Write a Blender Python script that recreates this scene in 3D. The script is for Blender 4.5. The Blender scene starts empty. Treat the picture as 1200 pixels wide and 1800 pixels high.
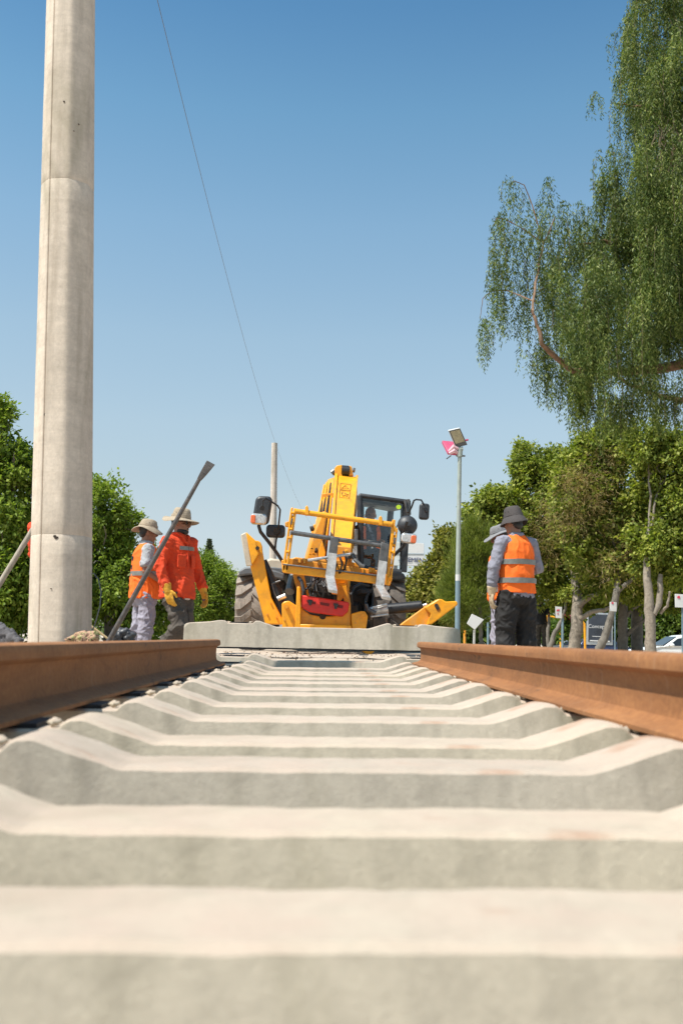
import bpy, bmesh, math, random
import numpy as np
from mathutils import Vector, Matrix, Euler, noise as mnoise
R = math.radians
random.seed(7); rng = np.random.default_rng(7)
S = bpy.context.scene
COL = S.collection
H = 0.45                      # height of the camera; the side ground lies about 0.42 below it
F = 1750.0                    # focal length in pixels of the 1200 x 1800 photograph
CAM = Vector((-0.026, 0, H))
PITCH, YAW, ROLL = math.atan(221/F), math.atan(34/F), R(0.8)
CM = Matrix.Rotation(-YAW, 3, 'Z') @ Matrix.Rotation(R(90)+PITCH, 3, 'X') @ Matrix.Rotation(ROLL, 3, 'Z')
def P(px, py, d):
    """point at distance d down the track that is seen at photo pixel px, py"""
    v = CM @ Vector(((px-600)/F, -(py-900)/F, -1))
    return CAM + v*(d/v.y)
def V(*a): return Vector(a)
def smooth(t, a, b):
    t = min(1, max(0, (t-a)/(b-a))); return t*t*(3-2*t)
def lerp(a, b, t): return a+(b-a)*t

# ------------------------------------------------------------------ materials
def newmat(name):
    m = bpy.data.materials.new(name); m.use_nodes = True
    nt = m.node_tree; b = nt.nodes['Principled BSDF']
    return m, nt, b
def N(nt, typ, **kw):
    n = nt.nodes.new(typ)
    for k, v in kw.items():
        if k in n.inputs: n.inputs[k].default_value = v
        else: setattr(n, k, v)
    return n
def ramp(nt, fac, stops):
    r = nt.nodes.new('ShaderNodeValToRGB'); el = r.color_ramp.elements
    while len(el) < len(stops): el.new(0.5)
    for e, (p, c) in zip(el, stops):
        e.position = p; e.color = (*c, 1) if len(c) == 3 else c
    nt.links.new(fac, r.inputs[0]); return r.outputs[0]
def mix(nt, fac, a, b, mode='MIX'):
    n = nt.nodes.new('ShaderNodeMix'); n.data_type = 'RGBA'; n.blend_type = mode
    for s, v in ((n.inputs[0], fac), (n.inputs[6], a), (n.inputs[7], b)):
        if isinstance(v, (int, float)): s.default_value = v
        elif isinstance(v, tuple): s.default_value = (*v, 1)
        else: nt.links.new(v, s)
    return n.outputs[2]
def noise(nt, scale, detail=6, rough=.6, vec=None, stretch=None, dist=0):
    n = N(nt, 'ShaderNodeTexNoise', Scale=scale, Detail=detail, Roughness=rough, Distortion=dist)
    tc = nt.nodes.new('ShaderNodeTexCoord')
    if stretch:
        mp = nt.nodes.new('ShaderNodeMapping'); mp.inputs['Scale'].default_value = stretch
        nt.links.new(tc.outputs['Object'], mp.inputs[0]); nt.links.new(mp.outputs[0], n.inputs[0])
    else: nt.links.new(tc.outputs['Object'], n.inputs[0])
    return n.outputs[0]
def bump(nt, b, h, strength=.3, dist=.01):
    n = N(nt, 'ShaderNodeBump', Strength=strength, Distance=dist)
    nt.links.new(h, n.inputs['Height']); nt.links.new(n.outputs[0], b.inputs['Normal'])
def M(name, col, rough=.6, metal=0, var=.25, scale=9, bmp=.15, bscale=60, bdist=.004, dirt=None, dirtamt=.5, stretch=None):
    """plain procedural: base colour with uneven tone, optional dirt patches, fine bump"""
    m, nt, b = newmat(name)
    n1 = noise(nt, scale, 8, .62, stretch=stretch)
    dk = tuple(c*(1-var) for c in col); lt = tuple(min(1, c*(1+var)) for c in col)
    c = ramp(nt, n1, [(.3, dk), (.7, lt)])
    if dirt:
        n2 = noise(nt, scale*.6+2, 10, .7, dist=.6)
        f = ramp(nt, n2, [(.48, (0, 0, 0)), (.72, (dirtamt,)*3)])
        c = mix(nt, f, c, dirt)
    nt.links.new(c, b.inputs['Base Color'])
    b.inputs['Metallic'].default_value = metal
    rr = ramp(nt, n1, [(.25, (max(0, rough-.1),)*3), (.75, (min(1, rough+.12),)*3)])
    nt.links.new(rr, b.inputs['Roughness'])
    if bmp: bump(nt, b, noise(nt, bscale, 6, .6, stretch=stretch), bmp, bdist)
    return m
def leaf_mat(name, cols, trans=.35, rough=.45, clump=1.2, span=(.75, 1.28)):
    m, nt, b = newmat(name)
    g = nt.nodes.new('ShaderNodeNewGeometry')
    c = ramp(nt, g.outputs['Random Per Island'], [(i/(len(cols)-1), x) for i, x in enumerate(cols)])
    n1 = noise(nt, clump, 3, .5)
    c = mix(nt, 1.0, c, ramp(nt, n1, [(.3, (span[0], span[0]*1.04, span[0])), (.7, (span[1], span[1]*.95, span[1]*.82))]), 'MULTIPLY')
    b.inputs['Specular IOR Level'].default_value = .22
    nt.links.new(c, b.inputs['Base Color']); b.inputs['Roughness'].default_value = rough
    t = nt.nodes.new('ShaderNodeBsdfTranslucent')
    tc = mix(nt, 1.0, c, (1.0, 1.1, .45), 'MULTIPLY'); nt.links.new(tc, t.inputs[0])
    mx = nt.nodes.new('ShaderNodeMixShader'); mx.inputs[0].default_value = trans
    o = nt.nodes['Material Output']
    nt.links.new(b.outputs[0], mx.inputs[1]); nt.links.new(t.outputs[0], mx.inputs[2]); nt.links.new(mx.outputs[0], o.inputs[0])
    return m

# concrete with pale dust that has settled on upward faces
def concrete(name, base, dust, dustamt=.85, stains=True, seam=False):
    m, nt, b = newmat(name)
    big = noise(nt, 3.2, 8, .65, dist=.4); fine = noise(nt, 38, 8, .7)
    c = ramp(nt, big, [(.28, tuple(x*.62 for x in base)), (.5, base), (.75, tuple(x*1.25 for x in base))])
    md = noise(nt, 11, 8, .7, dist=.6); c = mix(nt, .45, c, ramp(nt, md, [(.3, tuple(x*.6 for x in base)), (.7, tuple(min(1, x*1.3) for x in base))]))
    c = mix(nt, .35, c, ramp(nt, fine, [(.3, tuple(x*.7 for x in base)), (.7, tuple(min(1, x*1.25) for x in base))]))
    if stains:
        st = noise(nt, 2.1, 5, .6, stretch=(1, 1, .25), dist=.8)
        c = mix(nt, ramp(nt, st, [(.50, (0, 0, 0)), (.66, (.62, .62, .62))]), c, (.235, .205, .135))
        vs2 = noise(nt, 10, 5, .65, stretch=(1, 1, .12)); c = mix(nt, ramp(nt, vs2, [(.52, (0, 0, 0)), (.68, (.45, .45, .45))]), c, tuple(x*.62 for x in base))
        oi = nt.nodes.new('ShaderNodeObjectInfo'); c = mix(nt, 1.0, c, ramp(nt, oi.outputs['Random'], [(0, (.86, .86, .88)), (.5, (1, 1, 1)), (1, (1.1, 1.07, 1.0))]), 'MULTIPLY')
    if dustamt:
        g = nt.nodes.new('ShaderNodeNewGeometry'); sx = nt.nodes.new('ShaderNodeSeparateXYZ')
        nt.links.new(g.outputs['Normal'], sx.inputs[0])
        up = ramp(nt, sx.outputs[2], [(.55, (0, 0, 0)), (.85, (1, 1, 1))])
        dn = ramp(nt, noise(nt, 7, 8, .7), [(.32, (dustamt*.35,)*3), (.62, (dustamt,)*3)])
        f = mix(nt, 1.0, up, dn, 'MULTIPLY')
        c = mix(nt, f, c, dust)
        rp = ramp(nt, noise(nt, 3.3, 4, .5, stretch=(1, 1.6, 1)), [(.575, (0, 0, 0)), (.66, (.8, .8, .8))])
        c = mix(nt, mix(nt, 1.0, up, rp, 'MULTIPLY'), c, (.36, .20, .12))
    vo = N(nt, 'ShaderNodeTexVoronoi', Scale=85.0); tc = nt.nodes.new('ShaderNodeTexCoord')
    nt.links.new(tc.outputs['Object'], vo.inputs['Vector'])
    pit = ramp(nt, vo.outputs['Distance'], [(.05, (.45, .43, .4)), (.13, (1, 1, 1))])
    gate = ramp(nt, noise(nt, 12, 3), [(.5, (0, 0, 0)), (.6, (.7, .7, .7))])
    c = mix(nt, gate, c, mix(nt, 1.0, c, pit, 'MULTIPLY'))
    nt.links.new(c, b.inputs['Base Color']); b.inputs['Roughness'].default_value = .88
    bump(nt, b, mix(nt, .5, fine, noise(nt, 95, 6, .8)), .6, .006)
    return m

CONC = concrete('sleeper_concrete', (.475, .415, .322), (.475, .360, .280))
POLEC = concrete('pole_concrete', (.57, .49, .415), (.55, .5, .42), 0, True)
def pole_extra(m):
    nt = m.node_tree; b = nt.nodes['Principled BSDF']; l = b.inputs['Base Color'].links[0].from_socket
    bands = noise(nt, 1.4, 10, .75, stretch=(.6, .6, 9)); c = mix(nt, ramp(nt, bands, [(.42, (0, 0, 0)), (.7, (.28, .28, .28))]), l, (.33, .26, .19))
    vs = noise(nt, 3, 6, .6, stretch=(3, 3, .12)); c = mix(nt, ramp(nt, vs, [(.58, (0, 0, 0)), (.75, (.5, .5, .5))]), c, (.30, .235, .17))
    nt.links.new(c, b.inputs['Base Color'])
pole_extra(POLEC)
def rust():
    m, nt, b = newmat('rail_rust')
    n1 = noise(nt, 5, 10, .7, stretch=(1, .3, 1)); n2 = noise(nt, 55, 8, .7)
    c = ramp(nt, n1, [(.25, (.14, .050, .014)), (.5, (.27, .102, .032)), (.78, (.42, .178, .062))])
    c = mix(nt, .4, c, ramp(nt, n2, [(.3, (.12, .045, .013)), (.7, (.43, .205, .068))]))
    st = noise(nt, 9, 4, .5, stretch=(1, 6, .5)); c = mix(nt, ramp(nt, st, [(.62, (0, 0, 0)), (.74, (.2, .2, .2))]), c, (.5, .36, .25))
    sc = noise(nt, 2.2, 9, .75, stretch=(1.5, .45, 2), dist=1.2); c = mix(nt, ramp(nt, sc, [(.52, (0, 0, 0)), (.64, (.35, .35, .35))]), c, (.13, .05, .018))
    sm = noise(nt, 26, 3, .5, stretch=(1, .8, 1.2)); gt = noise(nt, 3.5, 2, .5)
    k = mix(nt, 1.0, ramp(nt, sm, [(.60, (0, 0, 0)), (.66, (.7, .7, .7))]), ramp(nt, gt, [(.56, (0, 0, 0)), (.62, (1, 1, 1))]), 'MULTIPLY')
    c = mix(nt, k, c, (.05, .03, .02))
    nt.links.new(c, b.inputs['Base Color']); b.inputs['Roughness'].default_value = .8
    bump(nt, b, n2, .3, .002); return m
RUST = rust()
def ground_mat():
    m, nt, b = newmat('sandy_earth')
    n1 = noise(nt, .6, 10, .65); n2 = noise(nt, 22, 8, .75)
    c = ramp(nt, n1, [(.3, (.36, .28, .21)), (.55, (.50, .40, .31)), (.75, (.58, .48, .38))])
    c = mix(nt, .5, c, ramp(nt, n2, [(.3, (.30, .24, .18)), (.7, (.62, .53, .43))]))
    nt.links.new(c, b.inputs['Base Color']); b.inputs['Roughness'].default_value = .95
    bump(nt, b, n2, .8, .02); return m
GROUND = ground_mat()
YEL = M('yellow_paint', (.88, .37, .010), .38, 0, .10, 6, .06, 25, .002, dirt=(.40, .20, .04), dirtamt=.6)
YELD = M('dusty_yellow_paint', (.76, .30, .015), .5, 0, .12, 8, .08, 30, .002, dirt=(.45, .29, .14), dirtamt=.7)
WIRE = M('grey_cable', (.16, .16, .17), .5, .3, .1)
BLACK = M('black_metal', (.018, .018, .02), .42, .2, .3, 10, .1, dirt=(.10, .085, .07), dirtamt=.35)
DARK = M('greasy_dark_metal', (.03, .028, .026), .6, .3, .4, 12, .2, dirt=(.13, .10, .07), dirtamt=.5)
PLASTIC = M('black_plastic', (.028, .029, .032), .45, 0, .2, 14, .1, dirt=(.16, .14, .12), dirtamt=.25)
GREYP = M('grey_painted_panel', (.11, .115, .12), .5, 0, .2, 8, .1, dirt=(.28, .24, .2), dirtamt=.5)
CREAM = M('dusty_cream_panel', (.52, .44, .33), .55, 0, .12, 8, .1)
STEEL = M('worn_steel', (.60, .58, .55), .32, .55, .25, 14, .15, dirt=(.20, .16, .13), dirtamt=.5)
STEELD = M('dark_worn_steel', (.14, .135, .13), .42, .7, .4, 12, .2, dirt=(.24, .18, .13), dirtamt=.5)
CHROME = M('bright_rod', (.75, .75, .77), .15, 1, .05, 8, 0)
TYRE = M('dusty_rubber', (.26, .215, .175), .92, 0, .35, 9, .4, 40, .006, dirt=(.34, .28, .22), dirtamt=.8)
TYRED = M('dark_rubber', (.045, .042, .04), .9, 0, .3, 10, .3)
RED = M('red_plastic', (.62, .022, .016), .42, 0, .12, 10, .06, dirt=(.42, .09, .05), dirtamt=.4)
IRON = M('bar_iron', (.115, .105, .10), .5, .55, .3, 16, .2, dirt=(.30, .22, .16), dirtamt=.5)
WOOD = M('grey_wood', (.33, .28, .22), .85, 0, .35, 7, .3, 30, .003, stretch=(6, 6, 1))
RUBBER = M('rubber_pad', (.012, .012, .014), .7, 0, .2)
WHITE = M('white_paint', (.60, .59, .57), .5, 0, .06, 5, .03)
GALV = M('green_grey_post_paint', (.33, .37, .33), .5, .1, .15, 4, .1, dirt=(.4, .38, .33), dirtamt=.4)
BLUEP = M('blue_grey_post_paint', (.16, .23, .27), .55, 0, .2, 4, .1)
PINK = M('faded_pink_housing', (.50, .075, .15), .5, 0, .12, 8, .05)
def glass(name, tint, amt=.55, rough=.02):
    m, nt, b = newmat(name)
    nt.nodes.remove(b); o = nt.nodes['Material Output']
    t = N(nt, 'ShaderNodeBsdfTransparent'); t.inputs[0].default_value = (*tint, 1)
    gl = N(nt, 'ShaderNodeBsdfGlossy', Roughness=rough); gl.inputs[0].default_value = (.9, .95, 1, 1)
    fr = N(nt, 'ShaderNodeFresnel', IOR=1.5); mx = nt.nodes.new('ShaderNodeMixShader')
    nt.links.new(fr.outputs[0], mx.inputs[0]); nt.links.new(t.outputs[0], mx.inputs[1]); nt.links.new(gl.outputs[0], mx.inputs[2])
    nt.links.new(mx.outputs[0], o.inputs[0]); return m
GLASS = glass('tinted_cab_glass', (.95, .985, .985))
CARGLASS = M('dark_car_glass', (.02, .025, .03), .06, 0, .1, 3, 0)
LENS = M('lamp_lens', (.62, .60, .57), .08, .55, .3, 40, .5, 90, .004)
AMBER = M('amber_lens', (.75, .16, .05), .15, 0, .1)
SKIN = M('tanned_skin', (.25, .12, .072), .5, 0, .15, 14, .1, 80, .001)
HAIR = M('black_hair', (.012, .010, .009), .5, 0, .3, 60, .3)
def cloth(name, col, var=.16, bs=28, dirt=None, amt=.4):
    return M(name, col, .85, 0, var, 11, .45, bs, .012, dirt=dirt, dirtamt=amt)
ORANGE = cloth('orange_vest_cloth', (.96, .155, .012), .08)
ORANGEJ = cloth('orange_jacket_cloth', (.68, .056, .010), .14, 22)
BAND = M('reflective_tape', (.20, .20, .18), .4, .25, .2, 20, .2, 40)
GREYSHIRT = cloth('grey_tee_cloth', (.33, .34, .35))
BLUESHIRT = cloth('faded_blue_shirt_cloth', (.23, .225, .265))
LILAC = cloth('pale_grey_trouser_cloth', (.29, .27, .32))
BROWNT = cloth('grey_brown_trouser_cloth', (.075, .060, .048), .25, 24, (.15, .125, .10), .5)
BLACKT = cloth('black_trouser_cloth', (.012, .010, .009), .3, 24, (.045, .037, .033), .45)
KHAKI = cloth('khaki_hat_cloth', (.36, .285, .20), .14, 60, (.30, .23, .15), .5)
DARKHAT = cloth('dark_grey_hat_cloth', (.060, .050, .047), .2, 60)
GREYHAT = cloth('grey_hat_cloth', (.20, .195, .20), .15, 60)
GLOVEY = cloth('yellow_leather', (.72, .36, .035), .18, 50, (.4, .25, .1), .5)
GLOVEC = cloth('cream_leather', (.55, .42, .27), .2, 50, (.32, .23, .14), .5)
BLACKC = cloth('black_cloth', (.015, .015, .018), .3)
NAVY = cloth('navy_cloth', (.02, .03, .05), .3)
CAMO = None
def camo():
    m, nt, b = newmat('camouflage_cloth')
    n1 = noise(nt, 24, 2, .4, dist=1.2); n2 = noise(nt, 30, 2, .4, dist=1.4)
    c = ramp(nt, n1, [(.42, (.07, .035, .02)), (.46, (.42, .25, .16)), (.56, (.42, .25, .16)), (.6, (.11, .10, .03))])
    c = mix(nt, ramp(nt, n2, [(.57, (0, 0, 0)), (.6, (1, 1, 1))]), c, (.30, .28, .12))
    nt.links.new(c, b.inputs['Base Color']); b.inputs['Roughness'].default_value = .9
    bump(nt, b, noise(nt, 25, 4), .5, .01); return m
CAMO = camo()
GREYBAG = cloth('grey_fabric', (.10, .092, .095), .4, 16)

# ------------------------------------------------------------------ mesh collecting
LOC = {}
class MB:
    def __init__(s): s.v = []; s.f = []
    def add(s, vs, fs):
        o = len(s.v); s.v += [Vector(x) for x in vs]; s.f += [tuple(i+o for i in f) for f in fs]; return s
    def hexa(s, a, b):
        """a: four corners of one face, b: the matching corners of the other"""
        return s.add(list(a)+list(b), [(0, 1, 2, 3), (7, 6, 5, 4), (0, 4, 5, 1), (1, 5, 6, 2), (2, 6, 7, 3), (3, 7, 4, 0)])
    def box(s, c, size, rot=None):
        c = Vector(c); h = [x/2 for x in size]
        q = [Vector((sx*h[0], sy*h[1], sz*h[2])) for sz in (-1, 1) for sx, sy in ((-1, -1), (1, -1), (1, 1), (-1, 1))]
        if rot is not None:
            mt = rot if isinstance(rot, Matrix) else Euler(rot).to_matrix(); q = [mt @ x for x in q]
        q = [c+x for x in q]; return s.hexa(q[:4], q[4:])
    def prism(s, poly, d, t, slant=0.0):
        """outline in photo pixels at distance d, t thick away from the camera"""
        a = [P(x, y, d) for x, y in poly]; b = [p+Vector((slant*t, t, 0)) for p in a]; n = len(a)
        return s.add(a+b, [tuple(range(n)), tuple(range(2*n-1, n-1, -1))]+[(i, n+i, n+(i+1) % n, (i+1) % n) for i in range(n)])
    def tube(s, pts, r, n=10, cap=True):
        pts = [Vector(p) for p in pts]; k = len(pts)
        rs = r if isinstance(r, (list, tuple)) else [r]*k
        vs = []; up = None
        for i, p in enumerate(pts):
            t = (pts[min(i+1, k-1)]-pts[max(i-1, 0)])
            t = t.normalized() if t.length > 1e-9 else Vector((0, 0, 1))
            if up is None: up = t.orthogonal().normalized()
            up = (up - t*up.dot(t)); up = up.normalized() if up.length > 1e-6 else t.orthogonal().normalized()
            w = t.cross(up)
            vs += [p+(up*math.cos(2*math.pi*j/n)+w*math.sin(2*math.pi*j/n))*rs[i] for j in range(n)]
        fs = [(i*n+j, i*n+(j+1) % n, (i+1)*n+(j+1) % n, (i+1)*n+j) for i in range(k-1) for j in range(n)]
        if cap: fs += [tuple(range(n-1, -1, -1)), tuple((k-1)*n+j for j in range(n))]
        return s.add(vs, fs)
    def tpx(s, pts, r, n=10): return s.tube([P(*p) for p in pts], r, n)
    def loft(s, rings, n=20):
        """rings: (centre, rx, ry[, yaw]) ellipses stacked along z"""
        vs = []
        for q in rings:
            c = Vector(q[0]); yw = q[3] if len(q) > 3 else 0
            for j in range(n):
                a = 2*math.pi*j/n; x, y = q[1]*math.cos(a), q[2]*math.sin(a)
                vs.append(c+Vector((x*math.cos(yw)-y*math.sin(yw), x*math.sin(yw)+y*math.cos(yw), 0)))
        k = len(rings)
        fs = [(i*n+j, i*n+(j+1) % n, (i+1)*n+(j+1) % n, (i+1)*n+j) for i in range(k-1) for j in range(n)]
        fs += [tuple(range(n-1, -1, -1)), tuple((k-1)*n+j for j in range(n))]
        return s.add(vs, fs)
    def ell(s, c, r, rot=None, nu=14, nv=9):
        c = Vector(c); vs = [Vector((0, 0, -r[2]))]
        for i in range(1, nv):
            t = -math.pi/2+math.pi*i/nv
            vs += [Vector((r[0]*math.cos(t)*math.cos(2*math.pi*j/nu), r[1]*math.cos(t)*math.sin(2*math.pi*j/nu), r[2]*math.sin(t))) for j in range(nu)]
        vs.append(Vector((0, 0, r[2])))
        fs = [(0, 1+(j+1) % nu, 1+j) for j in range(nu)]
        fs += [(1+i*nu+j, 1+i*nu+(j+1) % nu, 1+(i+1)*nu+(j+1) % nu, 1+(i+1)*nu+j) for i in range(nv-2) for j in range(nu)]
        L = len(vs)-1; o = 1+(nv-2)*nu; fs += [(L, o+j, o+(j+1) % nu) for j in range(nu)]
        if rot is not None: vs = [rot @ x for x in vs]
        return s.add([c+x for x in vs], fs)
    def lathe(s, c, prof, axis='Z', n=32, close=True):
        c = Vector(c); vs = []
        for r, h in prof:
            for j in range(n):
                a = 2*math.pi*j/n; u, w = r*math.cos(a), r*math.sin(a)
                vs.append(c+(Vector((u, w, h)) if axis == 'Z' else Vector((h, u, w)) if axis == 'X' else Vector((w, h, u))))
        k = len(prof)
        fs = [(i*n+j, i*n+(j+1) % n, (i+1)*n+(j+1) % n, (i+1)*n+j) for i in range(k-1) for j in range(n)]
        if close: fs += [tuple(range(n-1, -1, -1)), tuple((k-1)*n+j for j in range(n))]
        return s.add(vs, fs)
    def xf(s, m):
        s.v = [m @ x for x in s.v]; return s
    def build(s, name, m, parent=None, sharp=35, bevel=0, remesh=0, disp=None, sm=True, fixn=True, folds=None):
        me = bpy.data.meshes.new(name); o0 = LOC.get(parent.name, Vector((0, 0, 0))) if parent else Vector((0, 0, 0))
        me.from_pydata([tuple(x-o0) for x in s.v], [], s.f)
        if fixn:
            bm = bmesh.new(); bm.from_mesh(me); bmesh.ops.recalc_face_normals(bm, faces=bm.faces); bm.to_mesh(me); bm.free()
        me.materials.append(m)
        if sm:
            me.polygons.foreach_set('use_smooth', [True]*len(me.polygons))
            if not remesh: me.set_sharp_from_angle(angle=R(sharp))
        o = bpy.data.objects.new(name, me); COL.objects.link(o)
        if parent: o.parent = parent
        LOC[o.name] = o0.copy()
        if remesh:
            md = o.modifiers.new('remesh', 'REMESH'); md.mode = 'VOXEL'; md.voxel_size = remesh; md.use_smooth_shade = True
            sm_ = o.modifiers.new('smooth', 'SMOOTH'); sm_.iterations = 3; sm_.factor = .5
            if folds:
                me2 = bpy.data.meshes.new_from_object(o.evaluated_get(bpy.context.evaluated_depsgraph_get())); o.modifiers.clear(); o.data = me2; me2.name = name
                n_ = len(me2.vertices); co = np.empty(n_*3, np.float32); me2.vertices.foreach_get('co', co); co = co.reshape(-1, 3)
                nm = np.array([v.normal for v in me2.vertices]); dd = np.zeros(n_); off = random.uniform(0, 50)
                for (sx, sy, sz), amp, tilt in folds:
                    for i in range(n_):
                        x, y, z = co[i]; w = mnoise.noise(Vector((x*5+off, y*5, z*5)))
                        q = abs(mnoise.noise(Vector((x*sx+off+w*.8, y*sy+w*.8, (z+tilt*(x+y))*sz+w))))
                        dd[i] += amp*(max(0, 1-2.6*q)**1.6-.28+.5*w)
                co += (nm*dd[:, None]).astype(np.float32); me2.vertices.foreach_set('co', co.ravel()); me2.update()
                me2.polygons.foreach_set('use_smooth', [True]*len(me2.polygons))
        if bevel:
            bv = o.modifiers.new('bevel', 'BEVEL'); bv.width = bevel; bv.segments = 2; bv.limit_method = 'ANGLE'; bv.angle_limit = R(40); bv.harden_normals = False
        if disp:
            for sc, st in disp:
                t = bpy.data.textures.new(name+'_folds', 'CLOUDS'); t.noise_scale = sc; t.noise_depth = 2
                d = o.modifiers.new('folds', 'DISPLACE'); d.texture = t; d.strength = st; d.texture_coords = 'LOCAL'; d.mid_level = .5
        return o
def tag(o, label=None, cat=None, group=None, kind=None):
    for k, v in (('label', label), ('category', cat), ('group', group), ('kind', kind)):
        if v: o[k] = v
    return o
def thing(name, label, cat, loc, group=None):
    o = bpy.data.objects.new(name, None); COL.objects.link(o); o.location = loc; o.empty_display_size = .2
    LOC[o.name] = Vector(loc); return tag(o, label, cat, group)
def copy_tree(o, parent=None, loc=None):
    c = o.copy(); COL.objects.link(c)
    if parent: c.parent = parent
    if loc is not None: c.location = loc
    LOC[c.name] = Vector(loc) if loc is not None else LOC[parent.name].copy()
    for ch in list(o.children): copy_tree(ch, c)
    return c
def fast_mesh(name, verts, faces4, m, parent=None, smooth_=False):
    """numpy quads straight into a mesh"""
    o0 = LOC.get(parent.name, Vector((0, 0, 0))) if parent else Vector((0, 0, 0))
    verts = verts-np.array(o0)
    me = bpy.data.meshes.new(name); nv, nf = len(verts), len(faces4); k = faces4.shape[1]
    me.vertices.add(nv); me.vertices.foreach_set('co', verts.astype(np.float32).ravel())
    me.loops.add(nf*k); me.loops.foreach_set('vertex_index', faces4.astype(np.int32).ravel())
    me.polygons.add(nf); me.polygons.foreach_set('loop_start', np.arange(0, nf*k, k, dtype=np.int32))
    me.update(calc_edges=True); me.materials.append(m)
    o = bpy.data.objects.new(name, me); COL.objects.link(o)
    if parent: o.parent = parent
    LOC[o.name] = o0.copy(); return o
def text(body, size, loc, rot, m, parent, name='lettering', ext=.002):
    cu = bpy.data.curves.new(name, 'FONT'); cu.body = body; cu.size = size; cu.extrude = ext; cu.align_x = 'CENTER'; cu.align_y = 'CENTER'
    cu.materials.append(m); tmp = bpy.data.objects.new(name+'_source', cu); COL.objects.link(tmp)
    me = bpy.data.meshes.new_from_object(tmp.evaluated_get(bpy.context.evaluated_depsgraph_get())); bpy.data.objects.remove(tmp)
    o = bpy.data.objects.new(name, me); COL.objects.link(o)
    o.parent = parent; o.location = Vector(loc)-LOC[parent.name]; o.rotation_euler = rot; LOC[o.name] = Vector(loc); return o

# ------------------------------------------------------------------ ground
def g(x, y):
    """ground height"""
    w = lerp(1.15, 4.6, smooth(y, 11.7, 12.9))
    bed = smooth(y, 8.3, 8.9)*(1-smooth(abs(x), w, w+.25))
    z = lerp(-.42, -.19, bed)
    z = lerp(z, -1.08, smooth(x, 8.6, 12.5)*smooth(y, 3, 12))
    return H+z
def spaced(a, b, near, n):
    """coordinates that are close together round zero and widen towards the ends"""
    t = np.linspace(-1, 1, n); return np.sign(t)*(near*np.abs(t)+(b-near)*np.abs(t)**4)
xs = np.unique(np.concatenate([np.arange(-6, 14, .22), spaced(-900, 900, 10, 60)]))
ys = np.unique(np.concatenate([np.arange(-2, 18, .22), np.array([-900, -400, -150, -60, -25, -10, -5]), 18+np.linspace(0, 1, 40)**3*1500]))
gv = []
for y in ys:
    for x in xs:
        z = g(x, y)
        if abs(x) < 9 and -2 < y < 20: z += .018*mnoise.noise(Vector((x*1.7, y*1.7, 0)))+.010*mnoise.noise(Vector((x*6, y*6, 3)))
        gv.append((x, y, z))
nx = len(xs); gi = np.array([(j*nx+i, j*nx+i+1, (j+1)*nx+i+1, (j+1)*nx+i) for j in range(len(ys)-1) for i in range(nx-1)])
go = fast_mesh('ground', np.array(gv), gi, GROUND); go['kind'] = 'structure'
go.data.polygons.foreach_set('use_smooth', [True]*len(go.data.polygons))
# loose stones on the bed, uncountable
sv, sf = MB(), 0
for i in range(650):
    if i < 260: x, y = random.uniform(-1.6, 1.9), random.uniform(8.5, 12.2)
    else: x, y = random.uniform(-3, 3.2), random.uniform(.5, 11)
    r = random.uniform(.006, .019); z = g(x, y)
    vs = [Vector((x, y, z+r*.3))+Vector((math.cos(a)*math.cos(b), math.sin(a)*math.cos(b), .7*math.sin(b)))*r*random.uniform(.75, 1.2) for b in (-.6, .7) for a in (.3, 1.8, 3.1, 4.6)]
    sv.hexa(vs[:4], vs[4:])
tag(sv.build('gravel', M('pale_stones', (.46, .37, .285), .9, 0, .25, 3, .3), sm=False), 'pale stones strewn over the sandy track bed', 'gravel', kind='stuff')

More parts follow.
